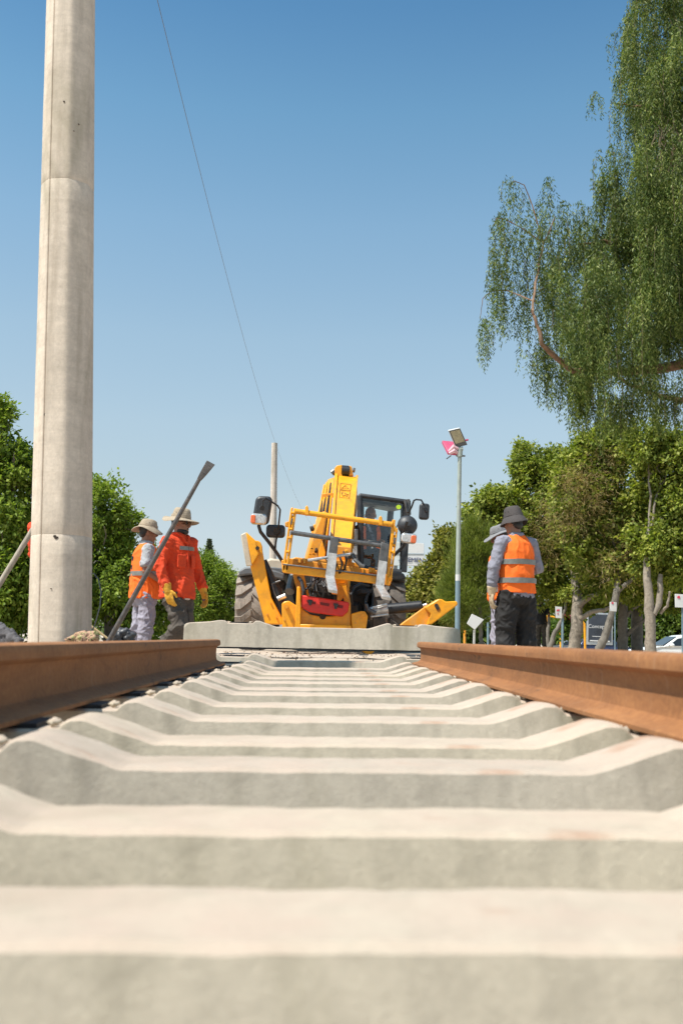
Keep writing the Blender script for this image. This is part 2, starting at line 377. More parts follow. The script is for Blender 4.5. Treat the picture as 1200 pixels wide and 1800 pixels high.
# ------------------------------------------------------------------ track
SB = H-.433                                                   # underside of the sleepers
def prof_h(x):
    a = abs(x)
    pts = [(0, .200), (.415, .200), (.43, .2025), (.455, .210), (.535, .2365), (.56, .245), (.572, .2485), (.585, .250), (.605, .249), (.615, .244), (.622, .238), (.635, .226), (.86, .226), (.875, .238), (.90, .250), (.94, .248), (1.02, .236), (1.2, .222), (1.235, .215), (1.25, .20)]
    for (p, h), (q, k) in zip(pts, pts[1:]):
        if a <= q: return lerp(h, k, (a-p)/(q-p))
    return pts[-1][1]
def make_sleeper():
    root = thing('concrete_sleeper', None, 'sleeper', (0, 0, SB))
    st = sorted({s*a for a in (0, .03, .06, .1, .13, .17, .2, .23, .27, .3, .33, .36, .39, .415, .43, .455, .495, .535, .56, .572, .585, .605, .615, .622, .635, .7, .78, .86, .875, .9, .94, 1.02, 1.1, 1.2, 1.235, 1.25) for s in (-1, 1)})
    vs = []; k = 10
    for x in st:
        h = prof_h(x); e = .006+(.02 if abs(x) > 1.22 else 0)
        wt = .172+.02*smooth(abs(x), .4, .7); wb = .27
        cs = [(-wb/2, .012), (-wt/2-.006, h-e*1.1), (-wt/2+e*.25, h-e*.3), (-wt/2+e, h), (-.02, h), (.02, h), (wt/2-e, h), (wt/2-e*.25, h-e*.3), (wt/2+.006, h-e*1.1), (wb/2, .012)]
        for j, (y, z) in enumerate(cs):
            q = mnoise.noise(Vector((x*9, y*9, z*9)))*.0014+mnoise.noise(Vector((x*41, y*41, z*41)))*.0022
            vs.append((x, y+q, SB+z+q))
    n = len(st)
    fs = [(i*k+j, i*k+(j+1) % k, (i+1)*k+(j+1) % k, (i+1)*k+j) for i in range(n-1) for j in range(k)]
    fs += [tuple(range(k)), tuple((n-1)*k+j for j in range(k-1, -1, -1))]
    MB().add(vs, fs).build('body', CONC, root, sharp=13)
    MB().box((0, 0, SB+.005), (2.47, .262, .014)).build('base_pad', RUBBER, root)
    for s in (-1, 1):
        MB().box((s*.755, 0, SB+.2315), (.15, .17, .010)).build('rail_pad', RUBBER, root)
        for q in (-1, 1):
            m = MB(); cx = s*(.755+q*.098) if q > 0 else s*(.755-.102)
            for t in range(2 if s < 0 else 3):
                m.box((cx+random.uniform(-.010, .010), -.05+t*.032, SB+.231+random.uniform(0, .006)), (.020, .026, .012), (random.uniform(-.5, .5), random.uniform(-.5, .5), random.uniform(-.8, .8)))
            m.build('cast_shoulder', CONC, root, remesh=.005)
    return root
ORD = ['nearest', 'second', 'third', 'fourth', 'fifth', 'sixth', 'seventh', 'eighth', 'ninth', 'tenth', 'eleventh', 'twelfth', 'thirteenth', 'fourteenth', 'fifteenth']
SD = [(.236, 0), (.888, 0), (1.335, 0), (1.92, -.001), (2.33, 0), (2.87+.09, 0), (3.50+.09, -.003), (4.12+.09, .002), (4.70, -.002), (5.25, .003), (5.85, 0), (6.40, .003), (7.0, -.004), (7.58, .006), (8.2, .045)]
SLP = make_sleeper()
GRP = 'concrete sleepers laid across under the rails'
for i, (y, dz) in enumerate(SD[1:]):
    lab = ('nearest concrete sleeper, badly out of focus along the bottom of the picture' if i == 0 else
           'last concrete sleeper of the row, lying just before the raised loose sleeper' if i == len(SD)-2 else
           f'{ORD[i]} grey concrete sleeper of the track, counted from the blurred nearest one')
    loc = (.039+random.uniform(-.006, .006), y, SB+dz)
    o = SLP if i == 0 else copy_tree(SLP, None, loc)
    o.location = loc; o.rotation_euler = (0, random.uniform(-.002, .002), random.uniform(-.012, .012) if i > 2 else 0)
    o['label'] = lab; o['group'] = GRP
ls = copy_tree(SLP, None, (P(566, 1120, 9.18).x, 9.18, H-.098))
ls.location = (P(566.5, 1120, 9.18).x, 9.18, H-.112); ls.rotation_euler = (0, R(.35), R(1.0)); ls.name = 'concrete_sleeper'
ls['label'] = 'loose concrete sleeper raised on blocks across the track before the yellow loader'; ls['group'] = GRP
for j, px in enumerate((347, 768)):
    p = P(px, 1140, 9.2); zt = H-.114; zb = g(p.x, 9.2)-.01
    m = MB().box((p.x, 9.2, (zt+zb)/2), (.10, .2, zt-zb))
    tag(m.build('support_block', WOOD, bevel=.006), ['weathered timber block under the end of the raised sleeper nearest the jacketed man', 'weathered timber block under the end of the raised sleeper nearest the lamp post'][j], 'block', 'timber blocks under the raised sleeper')
# rails
def rail_profile():
    h = [(.075, 0), (.075, .010), (.070, .0135), (.030, .023), (.014, .033), (.0085, .05), (.0082, .085), (.0085, .11), (.014, .123), (.030, .131), (.036, .136), (.0365, .148), (.0355, .160), (.031, .168), (.022, .172), (.008, .174)]
    return h+[(-x, z) for x, z in reversed(h)]
def rail(xc, y0, y1, label):
    pr = rail_profile(); k = len(pr); z0 = SB+.237; vs = []
    ysn = list(np.linspace(y0, y1, 40))
    for y in ysn: vs += [(xc+x, y, z0+z) for x, z in pr]
    fs = [(i*k+j, i*k+(j+1) % k, (i+1)*k+(j+1) % k, (i+1)*k+j) for i in range(len(ysn)-1) for j in range(k)]
    fs += [tuple(range(k)), tuple((len(ysn)-1)*k+j for j in range(k-1, -1, -1))]
    o = MB().add(vs, fs).build('steel_rail', RUST, sharp=28)
    return tag(o, label, 'rail', 'rusty rails of the track')
rail(-.755, -1.2, 7.02, 'rusty steel rail beside the concrete pole, its inner face in shade')
rail(.755, -1.2, 7.72, 'rusty steel rail in front of the two men on the right, inner face sunlit')
SKY_DUST, SKY_STR, EXPO, SKY_TINT = 2.2, .11, .40, (.86, 1.06, 1.08)
# ------------------------------------------------------------------ poles and wire
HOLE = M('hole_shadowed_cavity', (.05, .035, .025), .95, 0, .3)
def pole(base, top, r0, r1, label, detail=False, group='concrete poles carrying the wire'):
    root = thing('concrete_pole', label, 'pole', base, group)
    base, top = Vector(base), Vector(top); L = (top-base).length
    n = 8; vs = []; hs = [0]
    joints = [1.14, 3.69, 6.2] if detail else []
    z = 0
    cuts = []
    for j in joints: cuts += [(j-.006, 1), (j, .988), (j+.006, 1)]
    lev = [(0, 1)]+[(t, 1) for t in np.arange(.25, L, .25)]+cuts+[(L, 1)]
    lev.sort()
    # eight faces with softened corners
    ang = []
    for k in range(8):
        a = R(73.5+45*k); ang += [(a-R(7), .972), (a-R(3), .99), (a, .994), (a+R(3), .99), (a+R(7), .972)]
        if k == 1 and detail: ang += [(a+R(10.2), .951)]
    if detail:       # a fine casting seam beside one corner
        a = R(73.5+45)
        ang = [q for q in ang]; ang += [(a+R(-9.5), .945), (a-R(8.6), .962)]
    ang = [(R(a), lerp(math.cos(R(22.5))/math.cos(R((a-73.5) % 45-22.5)), .962, .36)) for a in range(0, 360, 5)]
    if detail: ang += [(R(116.6), .935), (R(117.4), .935), (R(118.2), .965)]
    ang.sort()
    for z, f in lev:
        t = z/L; c = base.lerp(top, t); r = lerp(r0, r1, t)
        for a, q in ang:
            e = 1+.006*mnoise.noise(Vector((math.cos(a)*2, math.sin(a)*2, z*3)))
            # a is measured so that 90 degrees faces the camera
            vs.append(c+Vector((math.cos(a), -math.sin(a), 0))*r*q*f*e)
    k = len(ang); m = len(lev)
    fs = [(i*k+j, i*k+(j+1) % k, (i+1)*k+(j+1) % k, (i+1)*k+j) for i in range(m-1) for j in range(k)]
    fs += [tuple(range(k-1, -1, -1)), tuple((m-1)*k+j for j in range(k))]
    MB().add(vs, fs).build('shaft', POLEC, root, sharp=24)
    return root
PD = 6.95
pb = P(106, 1120, PD); pt = P(121, 240, PD)
z0 = g(pb.x, PD)-.05
dirv = (pt-pb); dirv.y = 0
nb = pb+dirv*((z0-pb.z)/dirv.z); ntop = pb+dirv*((H+7.1-pb.z)/dirv.z)
NP = pole(nb, ntop, .220, .160, 'thick near concrete pole rising out of the top of the picture', True)
def on_pole(px, py, rr=.0):
    p = P(px, py, PD); t = (p.z-nb.z)/(ntop.z-nb.z); c = nb.lerp(ntop, t); r = lerp(.220, .160, t)*.955
    dx = p.x-c.x; return Vector((p.x, c.y-math.sqrt(max(0, r*r-dx*dx))-.0005, p.z)), dx/r
for (px, py, s) in ((124, 201, .010), (91, 738, .010), (113, 950, .014), (140, 250, .006), (104, 1037, .005), (147, 236, .006), (110, 948, .012)):
    p, u = on_pole(px, py)
    m = MB(); nn = 9; q = []
    rot = Matrix.Rotation(math.asin(max(-.9, min(.9, u)))*.8, 3, 'Z')
    ring = [rot @ Vector((math.cos(2*math.pi*i/nn)*s*random.uniform(.6, 1.15), 0, math.sin(2*math.pi*i/nn)*s*random.uniform(.5, 1.0))) for i in range(nn)]
    m.add([p+v+Vector((0, -.0012, 0)) for v in ring]+[p+v*.6+Vector((0, .02, 0)) for v in ring], [tuple(range(nn))]+[(i, nn+i, nn+(i+1) % nn, (i+1) % nn) for i in range(nn)])
    m.build('blow_hole', HOLE, NP)
b2 = P(477.5, 1120, 36.0); t2 = P(482.5, 779, 36.0)
d2 = t2-b2; d2.y = 0
FP = pole(b2+d2*((g(b2.x, 36)-.05-b2.z)/d2.z), t2, .155, .112, 'distant slim concrete pole standing behind the yellow loader')
b3 = P(553, 1120, 72); t3 = P(553, 925, 72)
w = []
A0 = ntop+Vector((.12, 0, -.1)); A1 = t2+Vector((.03, 0, .02)); A2 = t3+Vector((0, 0, 0))
def sag(a, b, s, n=40): return [a.lerp(b, i/n)+Vector((0, 0, -4*s*(i/n)*(1-i/n))) for i in range(n+1)]
TP = pole((t3.x, 72, g(t3.x, 72)-.05), t3, .15, .11, 'farthest concrete pole, end of the wire, hidden behind the loader boom')
wr = sag(A0, A1, .40)+sag(A1, A2, .55)[1:]
tag(MB().tube(wr, .0040, 6).build('overhead_wire', WIRE), 'thin dark wire sagging from the near concrete pole to the far one', 'wire')

# ------------------------------------------------------------------ floodlight post
fd = 21.0
fb = P(803, 1100, fd); FL = thing('floodlight_post', 'slim green grey post with two tilted floodlights on top, right of the loader', 'lamp post', (fb.x, fd, g(fb.x, fd)))
zg = g(fb.x, fd); pm = P(804.3, 1013, fd); ptop = P(807.5, 797, fd)
MB().tube([(fb.x, fd, zg-.05), P(804.2, 1021, fd)], .052, 14).build('pole_foot', BLUEP, FL)
MB().tube([P(804.2, 1021, fd), P(804.3, 1010, fd)], .053, 14).build('band', WHITE, FL)
MB().tube([P(804.3, 1010, fd), ptop], [.05, .042], 14).build('pole', GALV, FL)
MB().tube([P(807.4, 803, fd), P(807.6, 790, fd)], .062, 12).build('pole_cap', GALV, FL)
MB().tpx([(801, 801, fd), (817, 801.5, fd)], .018, 8).tpx([(784.5, 806.5, fd-.1), (792, 801, fd)], .012, 8).build('bracket', STEELD, FL)
hp = [P(788, 757, fd-.15), P(808, 752.5, fd-.15), P(821, 782, fd), P(801, 787, fd)]
nrm = (hp[1]-hp[0]).cross(hp[3]-hp[0]).normalized()
if nrm.y > 0: nrm = -nrm
def inset(q, f, off):
    c = sum(q, Vector())/4; return [c.lerp(x, f)+off for x in q]
hd = MB().hexa(hp, [x-nrm*.09 for x in hp]).build('lamp_head', WHITE, FL, bevel=.01)
qf = inset(hp, .99, nrm*.004); MB().hexa(qf, inset(hp, .99, nrm*-.002)).build('bezel', GREYP, hd)
gl = [hp[0].lerp(hp[3], a).lerp(hp[1].lerp(hp[2], a), b) for a, b in ((.07, .1), (.07, .9), (.78, .9), (.78, .1))]
LAMPG = M('yellowed_lamp_glass', (.42, .37, .23), .12, 0, .35, 6, 0)
MB().hexa([x+nrm*.009 for x in gl], [x+nrm*.003 for x in gl]).build('lamp_glass', LAMPG, hd)
MB().tpx([(803, 789, fd), (813, 789, fd)], .05, 10).build('hinge', GALV, FL)
MB().tpx([(818, 774, fd), (822, 773, fd+.02)], .022, 8).build('knob', PINK, hd)
hq = [P(776.5, 774, fd+.45), P(797, 776, fd+.45), P(806, 796, fd+.12), P(787, 794, fd+.12)]
n2 = (hq[1]-hq[0]).cross(hq[3]-hq[0]).normalized()
if n2.y > 0: n2 = -n2
h2 = MB().hexa(hq, [x-n2*.08 for x in hq]).build('lamp_head', PINK, FL, bevel=.012)
PALEP = M('sun_bleached_pink', (.72, .44, .48), .5, 0, .1, 6)
MB().tube([P(789, 793, fd), P(797, 785, fd-.05), P(804, 789, fd-.02)], [.03, .05, .04], 8).tube([P(789, 797, fd), P(798, 792, fd-.05), P(806, 797, fd)], [.03, .055, .03], 8).build('junction_box', PALEP, h2)

# ------------------------------------------------------------------ the yellow telescopic loader
TD = 13.4
tb = P(566, 1140, TD)
TL = thing('telescopic_loader', 'yellow telescopic loader facing the camera with forks, raised boom and spread stabilisers', 'loader', (tb.x, TD, g(tb.x, TD)))
def bk(p, dy): return p+Vector((-.11*dy, dy, 0))
# wheels
def wheel(pxl, pxr, d, rad, mat, cast):
    cx = (P(pxl, 1100, d-.3).x+P(pxr, 1100, d-.3).x)/2; w = P(pxr, 1100, d-.3).x-P(pxl, 1100, d-.3).x
    cz = g(cx, d)+rad+.035; c = Vector((cx, d, cz)); h = w/2
    t = MB().lathe(c, [(rad*.55, -h*.8), (rad*.7, -h*.98), (rad*.9, -h), (rad*.965, -h*.86), (rad*.98, -h*.5), (rad*.985, 0), (rad*.98, h*.5), (rad*.965, h*.86), (rad*.9, h), (rad*.7, h*.98), (rad*.55, h*.8)], 'X', 48).build('tyre', mat, TL)
    lg = MB(); nl = 17
    for s in (-1, 1):
        for k in range(nl):
            a0 = 2*math.pi*(k+(.5 if s > 0 else 0))/nl; da = .55*2*math.pi/nl
            def ring(x, sk, wd, rr): return [c+Vector((s*x, math.sin(a)*rr, math.cos(a)*rr)) for a in (a0+sk-wd/2, a0+sk+wd/2)]
            # the lug runs straight in from the shoulder, then bends to the centre
            st = [(h*1.0, -.02, da*1.05), (h*.62, .0, da), (h*.40, .07, da*.92), (h*.02, .20, da*.85)]
            for (x0, s0, w0), (x1, s1, w1) in zip(st, st[1:]):
                r_in = rad*.955; r0 = rad*1.045 if x0 < h*.9 else rad*1.0; r1 = rad*1.05
                a = ring(x0, s0, w0, r_in)+ring(x0, s0, w0*.86, r0)[::-1]; b = ring(x1, s1, w1, r_in)+ring(x1, s1, w1*.86, r1)[::-1]
                lg.hexa(a, b)
    lg.build('tread', mat, t, sharp=25)
    rm = MB().lathe(c, [(.02, -h*.3), (rad*.3, -h*.3), (rad*.34, -h*.55), (rad*.56, -h*.62), (rad*.57, h*.62), (rad*.34, h*.55), (rad*.3, h*.3), (.02, h*.3)], 'X', 32).build('rim', YELD, t)
    return c
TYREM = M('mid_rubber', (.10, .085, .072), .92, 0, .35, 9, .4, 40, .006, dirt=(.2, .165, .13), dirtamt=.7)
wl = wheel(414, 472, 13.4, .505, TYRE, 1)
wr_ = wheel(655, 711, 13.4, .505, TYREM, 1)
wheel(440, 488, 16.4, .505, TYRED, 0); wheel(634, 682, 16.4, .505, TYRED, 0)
# axle, engine and gearbox in the shade between the wheels
MB().tube([wl, wr_], .09, 12).ell((wl+wr_)/2, (.22, .24, .2)).build('front_axle', DARK, TL)
MB().tube([(wl+wr_)/2+V(-.85, 3, .0), (wl+wr_)/2+V(.45, 3, .0)], .09, 12).build('rear_axle', DARK, TL)
ch = MB()
ch.prism([(505, 1005), (655, 1012), (650, 1075), (520, 1070)], 13.7, 3.0, -.11)
ch.build('chassis', DARK, TL, bevel=.02)
eng = MB().prism([(545, 1025), (645, 1030), (645, 1075), (545, 1070)], 13.25, .4)
for k in range(14):
    x = random.uniform(540, 650); y = random.uniform(1022, 1075)
    p = P(x, y, random.uniform(12.9, 13.5)); eng.box(p, (random.uniform(.06, .2), .2, random.uniform(.05, .14)), (random.uniform(-.3, .3), random.uniform(-.4, .4), random.uniform(-.3, .3)))
eng.build('gearbox', DARK, TL, bevel=.012)
hs = MB()
hs.tpx([(520, 1010, 12.6), (530, 1022, 12.4), (534, 1040, 12.3), (532, 1062, 12.3)], .022)
hs.tpx([(618, 1062, 12.4), (616, 1045, 12.3), (622, 1032, 12.4), (634, 1026, 12.6), (648, 1030, 12.8)], .018)
hs.tpx([(642, 1075, 12.4), (643, 1055, 12.6), (648, 1040, 12.8)], .014).tpx([(650, 1080, 12.4), (655, 1060, 12.7), (656, 1040, 13)], .014)
hs.tpx([(560, 1010, 12.8), (556, 1030, 12.6), (550, 1046, 12.5)], .014).tpx([(575, 1012, 12.8), (586, 1030, 12.6), (580, 1046, 12.5)], .012)
for _ in range(9):
    x, y = random.uniform(548, 600), random.uniform(1008, 1016); x2, y2 = x+random.uniform(-14, 14), random.uniform(1040, 1052); bx_ = random.uniform(-14, 14)
    hs.tpx([(x, y, 12.7), (x+bx_, lerp(y, y2, .35), 12.45), (x2+bx_*.6, lerp(y, y2, .7), 12.4), (x2, y2, 12.5)], random.uniform(.008, .014), 8)
hs.build('hose', BLACK, TL)
for (bx_, by_, bd_) in ((500, 1090, 11.85), (518, 1090, 11.85), (545, 1091, 11.9), (590, 1092, 11.9), (610, 1070, 12.19), (612, 1090, 12.19), (625, 1095, 11.85), (640, 1094, 11.85), (486, 1085, 12.0), (476, 1060, 12.0), (470, 1080, 12.0)):
    MB().tube([P(bx_, by_, bd_-.02), P(bx_, by_, bd_+.01)], .012, 6).build('bolt_head', YELD, TL)
MB().tpx([(556, 1013, 12.9), (547, 1032, 12.7)], .035).tpx([(516, 1012, 12.7), (509, 1040, 12.5)], .06).build('ram', STEELD, TL)
# fenders and hood
f1 = MB(); poly = [(419, 1012), (421, 1003), (430, 997), (455, 996), (485, 1003), (500, 1008), (500, 1020), (470, 1013), (440, 1010)]
f1.prism(poly, 12.95, .95, -.05).build('fender', GREYP, TL, bevel=.02)
MB().prism([(420, 1010), (500, 1018), (497, 1035), (421, 1026)], 13.15, .8).build('wheel_arch', DARK, TL, bevel=.02)
f2 = MB().prism([(655, 1002), (690, 1003), (710, 1008), (714, 1018), (700, 1021), (655, 1016)], 12.95, .95, -.05).build('fender', BLACK, TL, bevel=.02)
MB().prism([(668, 1014), (710, 1018), (706, 1040), (690, 1036), (668, 1030)], 13.35, .6).build('wheel_arch', DARK, TL, bevel=.02)
MB().prism([(468, 984), (476, 981), (500, 984), (505, 1004), (468, 1000)], 13.6, 2.4, -.11).build('engine_hood', CREAM, TL, bevel=.03)
MB().prism([(466, 995), (508, 1000), (506, 1008), (463, 1005)], 13.5, 2.3, -.11).build('hood_skirt', GREYP, TL, bevel=.015)
# boom
tf = [P(591, 834, 15.8), P(627, 838, 15.8), P(612, 988, 12.2), P(580, 984, 12.2)]
dn = Vector((0.02, .14, -.42))
bm = MB().hexa(tf, [x+dn for x in tf]); BO = bm.build('boom', YEL, TL, bevel=.018)
def face(a, b, off=.003):
    nn = (tf[1]-tf[0]).cross(tf[3]-tf[0]).normalized()
    if nn.z < 0: nn = -nn
    return tf[0].lerp(tf[1], b).lerp(tf[3].lerp(tf[2], b), a)+nn*off
# flanges along both edges of the boom's top
for b0, b1 in ((-.08, .07), (.95, 1.06)):
    MB().hexa([face(0, b0, .03), face(0, b1, .03), face(1, b1, .03), face(1, b0, .03)], [face(0, b0, -.02), face(0, b1, -.02), face(1, b1, -.02), face(1, b0, -.02)]).build('flange', YEL, BO, bevel=.006)
# outer boom section, lower and to the left
q = [P(573, 838, 16.0), P(592, 836, 15.7), P(580, 986, 12.7), P(541, 980, 12.7)]
MB().hexa([P(577, 842, 15.9), P(588, 838, 15.75), P(574, 984, 12.7), P(556, 982, 12.7)], [P(571, 850, 16.1), P(580, 860, 16.1), P(566, 992, 13.1), P(548, 990, 13.1)]).build('boom_side', YELD, BO, bevel=.012)
rl = MB()
for (xa, xb, ya, r) in ((585, 568, 846, .022), (579, 560, 848, .018), (574.5, 551, 850, .022), (570, 545, 853, .016)):
    rl.tpx([(xa, ya, 15.7), (lerp(xa, xb, .5)+1, 910, 14.0), (xb, 975, 12.6)], r, 8)
rl.build('hose_rail', YEL, BO)
MB().tpx([(582, 850, 15.6), (573, 910, 13.9), (563, 970, 12.5)], .020).tpx([(576.5, 855, 15.6), (566, 910, 13.9), (555, 970, 12.5)], .018).tpx([(572, 858, 15.6), (562, 905, 14), (548, 965, 12.6)], .014).build('hydraulic_hose', BLACK, BO)
for y in (868, 905, 940):
    t = (y-845)/135; x0 = lerp(569, 546, t); x1 = lerp(588, 574, t); d = lerp(15.4, 12.5, t)
    MB().prism([(x0, y), (x1, y-2), (x1, y+6), (x0, y+8)], d, .06).build('hose_clamp', YELD, BO, bevel=.006)
# lower link, lit on its left
MB().prism([(567, 898), (576, 900), (560, 990), (538, 985), (552, 935)], 12.6, .5, -.1).build('lift_link', YELD, TL, bevel=.02)
MB().prism([(548, 926), (553, 920), (558, 940), (551, 960), (546, 952)], 12.9, .3).build('pivot_lug', YEL, TL, bevel=.01)
MB().tpx([(545, 930, 12.8), (552, 928, 12.8)], .035).build('pivot_pin', DARK, TL)
# head of the boom: two cheeks and a dark roller
hd_ = MB().prism([(588, 840), (588, 823), (592, 818), (601, 817), (601, 836), (627, 838), (590, 845)], 15.75, .3).prism([(613, 836), (613, 818), (618, 820), (621, 836)], 15.75, .3).build('boom_head', YEL, BO, bevel=.01)
c1 = P(600, 827, 15.8); c2 = P(614, 828, 15.8); MB().tube([c1, c2], .085, 18).build('roller', BLACK, BO)
MB().tpx([(583, 832, 15.8), (588, 828, 15.8)], .05).tpx([(620, 826, 15.8), (624, 827, 15.8)], .04).build('pin', STEELD, BO)
# warning stickers: outlined frame, triangle, hand sign
STK = M('sticker_ink', (.22, .085, .008), .6, 0, .1)
def outline(pts, r=.0045, close=True):
    q = [face(*p, .006) for p in pts]; return (q+[q[0]]) if close else q
st = MB()
for pts in ([(.13, .24), (.13, .76), (.215, .74), (.215, .24)], [(.225, .24), (.225, .74), (.32, .72), (.32, .23)], [(.15, .49), (.195, .66), (.195, .31)]): st.tube(outline(pts), .0035, 6)
st.tube(outline([(.165, .49), (.18, .49)], close=False), .003, 6).tube(outline([(.245, .36), (.275, .34), (.30, .40), (.29, .50)], close=False), .006, 6).tube(outline([(.26, .50), (.28, .62), (.27, .66)], close=False), .006, 6).tube(outline([(.29, .52), (.30, .62)], close=False), .005, 6)
st.build('warning_sticker', STK, BO)
# small fittings between boom and carriage
MB().prism([(583, 962), (590, 958), (618, 962), (618, 995), (606, 1012), (590, 1008)], 11.75, .35).build('boom_nose', YELD, BO, bevel=.015)
MB().prism([(606, 966), (612, 966), (612, 1000), (606, 1000)], 11.65, .1).build('bracket', YEL, BO, bevel=.006)
MB().prism([(560, 968), (566, 950), (572, 970), (570, 985), (560, 985)], 11.9, .2).build('bracket', YEL, BO, bevel=.006)
# carriage
CG = MB().tpx([(518, 898.5, 11.5), (689, 922, 11.5)], .031, 14).build('carriage_tube', YEL, TL)
def post(pts, r, nm='carriage_post', m=YEL, d=11.5): return MB().prism(pts, d, .07).build(nm, m, CG, bevel=.006)
post([(511, 893), (515, 891), (500, 1004), (495.5, 1003)], 0); post([(516.5, 893), (521.5, 894), (506, 1003), (501.5, 1002)], 0)
post([(689.5, 913), (695, 914), (683, 1029), (678, 1028)], 0); post([(696, 928), (699, 929), (688, 1022), (685, 1021)], 0)
ru = MB()
for t in (.08, .34, .48, .7, .9):
    for (ax, ay, bx, by, cx, cy, dx, dy) in ((513, 892, 519, 893, 498, 1003, 504, 1003), (692, 914, 698, 928, 681, 1028, 687, 1021)):
        ru.tpx([(lerp(ax, cx, t), lerp(ay, cy, t), 11.5), (lerp(bx, dx, t), lerp(by, dy, t), 11.5)], .016, 8)
ru.build('carriage_rung', YEL, CG)
MB().prism([(509, 905), (519, 907), (516, 930), (506, 928)], 11.55, .05).prism([(501, 918), (507, 916), (507, 926), (501, 925)], 11.5, .08).prism([(692, 940), (698, 941), (694, 962), (689, 960)], 11.55, .05).build('side_plate', YELD, CG, bevel=.006)
for (cx_, cy_, dd_) in ((604, 992, 11.6), (596, 998, 11.55), (586, 1000, 11.6)):
    MB().tpx([(cx_, cy_-22, dd_+.15), (cx_+5, cy_-8, dd_-.1), (cx_+2, cy_+8, dd_-.08), (cx_-8, cy_+14, dd_+.1)], .013, 8).build('carriage_hose', BLACK, CG)
MB().prism([(512, 911), (515, 911), (513, 922), (510, 922)], 11.46, .03).prism([(692, 945), (696, 945), (694, 956), (690.5, 956)], 11.46, .03).build('lock_pin', STEELD, CG, bevel=.003)
lg = MB()
for x, y in ((539.5, 894), (669, 912)):
    lg.prism([(x-3, y-3), (x, y-6), (x+2.5, y-2), (x+3.5, y+11), (x-3.5, y+11)], 11.46, .1)
lg.build('lug', YEL, CG, bevel=.006)
MB().tpx([(511, 936, 11.45), (672, 959.5, 11.45)], .027, 14).build('fork_shaft', STEELD, CG)
MB().prism([(494.5, 985), (508, 981), (668, 1003), (690, 1016), (685, 1030), (668, 1026), (496, 1004)], 11.62, .05).build('back_plate', YELD, CG, bevel=.008)
MB().prism([(496, 993), (506, 992.5), (667, 1013), (664, 1026), (496, 1006)], 11.5, .10).build('lower_beam', YEL, CG, bevel=.01)
MB().prism([(497, 990.5), (667, 1010.5), (667, 1013), (497, 993)], 11.46, .12).build('beam_strip', STEELD, CG, bevel=.004)
MB().prism([(512, 982), (520, 979), (545, 983), (600, 984), (628, 990), (634, 1004), (512, 990)], 11.7, .3).build('tilt_plate', YELD, CG, bevel=.01)
fx = MB()
for x, y, w in ((524, 984, 5), (533, 985, 4), (558, 988, 5), (648, 1001, 6), (655, 1002, 4), (638, 1004, 4)): MB().prism([(x, y-4), (x+w, y-3), (x+w, y+6), (x, y+5)], 11.55, .1).build('fitting', YELD, CG, bevel=.006)
MB().tpx([(541, 985, 11.5), (580, 979, 11.5), (618, 974, 11.55)], .018).tpx([(624, 960, 11.6), (625, 975, 11.6)], .02).build('tilt_rod', STEEL, CG)
MB().prism([(623, 930), (629, 930), (628, 982), (622, 982)], 11.75, .06).build('backrest_bar', STEELD, CG, bevel=.005)
MB().tpx([(618, 973, 11.55), (624, 984, 11.5), (634, 994, 11.45), (640, 996, 11.45)], .024).tpx([(612, 980, 11.6), (622, 976, 11.55)], .028).build('chain_bundle', STEELD, CG)
def fork(sh, bl):
    a = [P(x, y, 11.4) for x, y in sh]; o = MB().hexa(a, [p+V(-.005, .05, 0) for p in a])
    tip = [P(bl[0][0], bl[0][1], 11.38), P(bl[1][0], bl[1][1], 11.38), P(bl[2][0], bl[2][1], 10.65), P(bl[3][0], bl[3][1], 10.65)]
    o2 = MB().hexa(tip, [p+V(0, .01, -.035) for p in tip])
    f = o.build('fork', STEELD, CG, bevel=.006)
    o2.build('fork_blade', STEEL, f, bevel=.004)
    bm_ = [Vector(x) for x in a]; q = [bm_[0].lerp(bm_[3], .42), bm_[1].lerp(bm_[2], .42), bm_[2], bm_[3]]
    MB().hexa([x+V(0, -.004, 0) for x in q], [x+V(0, .001, 0) for x in q]).build('worn_heel', STEEL, f, bevel=.001)
fork([(582, 943), (595.5, 945), (588, 1013), (572, 1011)], [(571.5, 1010), (587.5, 1012), (593, 1038), (577, 1035)])
fork([(670, 953), (684, 956), (675, 1031), (660, 1029)], [(659.5, 1028), (674.5, 1030), (687, 1050), (671, 1047)])
# stabiliser on the left, folded up
SL = MB().prism([(433, 935), (449, 950), (454, 950.5), (458, 953), (461, 960), (461.5, 968), (467, 1000), (477, 1050), (497, 1088), (496, 1098), (466, 1097), (440, 996)], 12.0, .20, -.05).build('stabiliser_arm', YEL, TL, bevel=.012)
MB().hexa([P(423, 940, 11.95), P(433, 935, 11.95), P(443.5, 994.5, 11.95), P(433, 996, 11.95)], [P(423, 941, 12.3), P(432, 936, 12.3), P(442, 993, 12.3), P(433, 995, 12.3)]).build('foot_pad', CREAM, SL, bevel=.012)
MB().prism([(432.5, 936), (448.5, 951), (455, 973), (443, 993)], 11.93, .06).build('foot_bracket', YEL, SL, bevel=.008)
MB().tube([P(452.5, 963.5, 11.98), P(452.5, 963.5, 11.90)], .024, 12).build('bolt', DARK, SL)
MB().tpx([(464, 985, 12.1), (485, 1040, 12.1), (497, 1078, 12.1)], [.035, .07, .065]).build('stabiliser_cylinder', BLACK, TL)
MB().tpx([(478, 1026, 12.05), (493, 1021, 12.05)], .012).tpx([(478, 1026, 12.02), (483, 1044, 12.02), (488, 1052, 12.02)], .008).build('cylinder_clamp', STEELD, TL)
MB().tpx([(488, 1053, 12.0), (502, 1047, 12.0)], .03).build('cylinder_band', STEEL, TL)
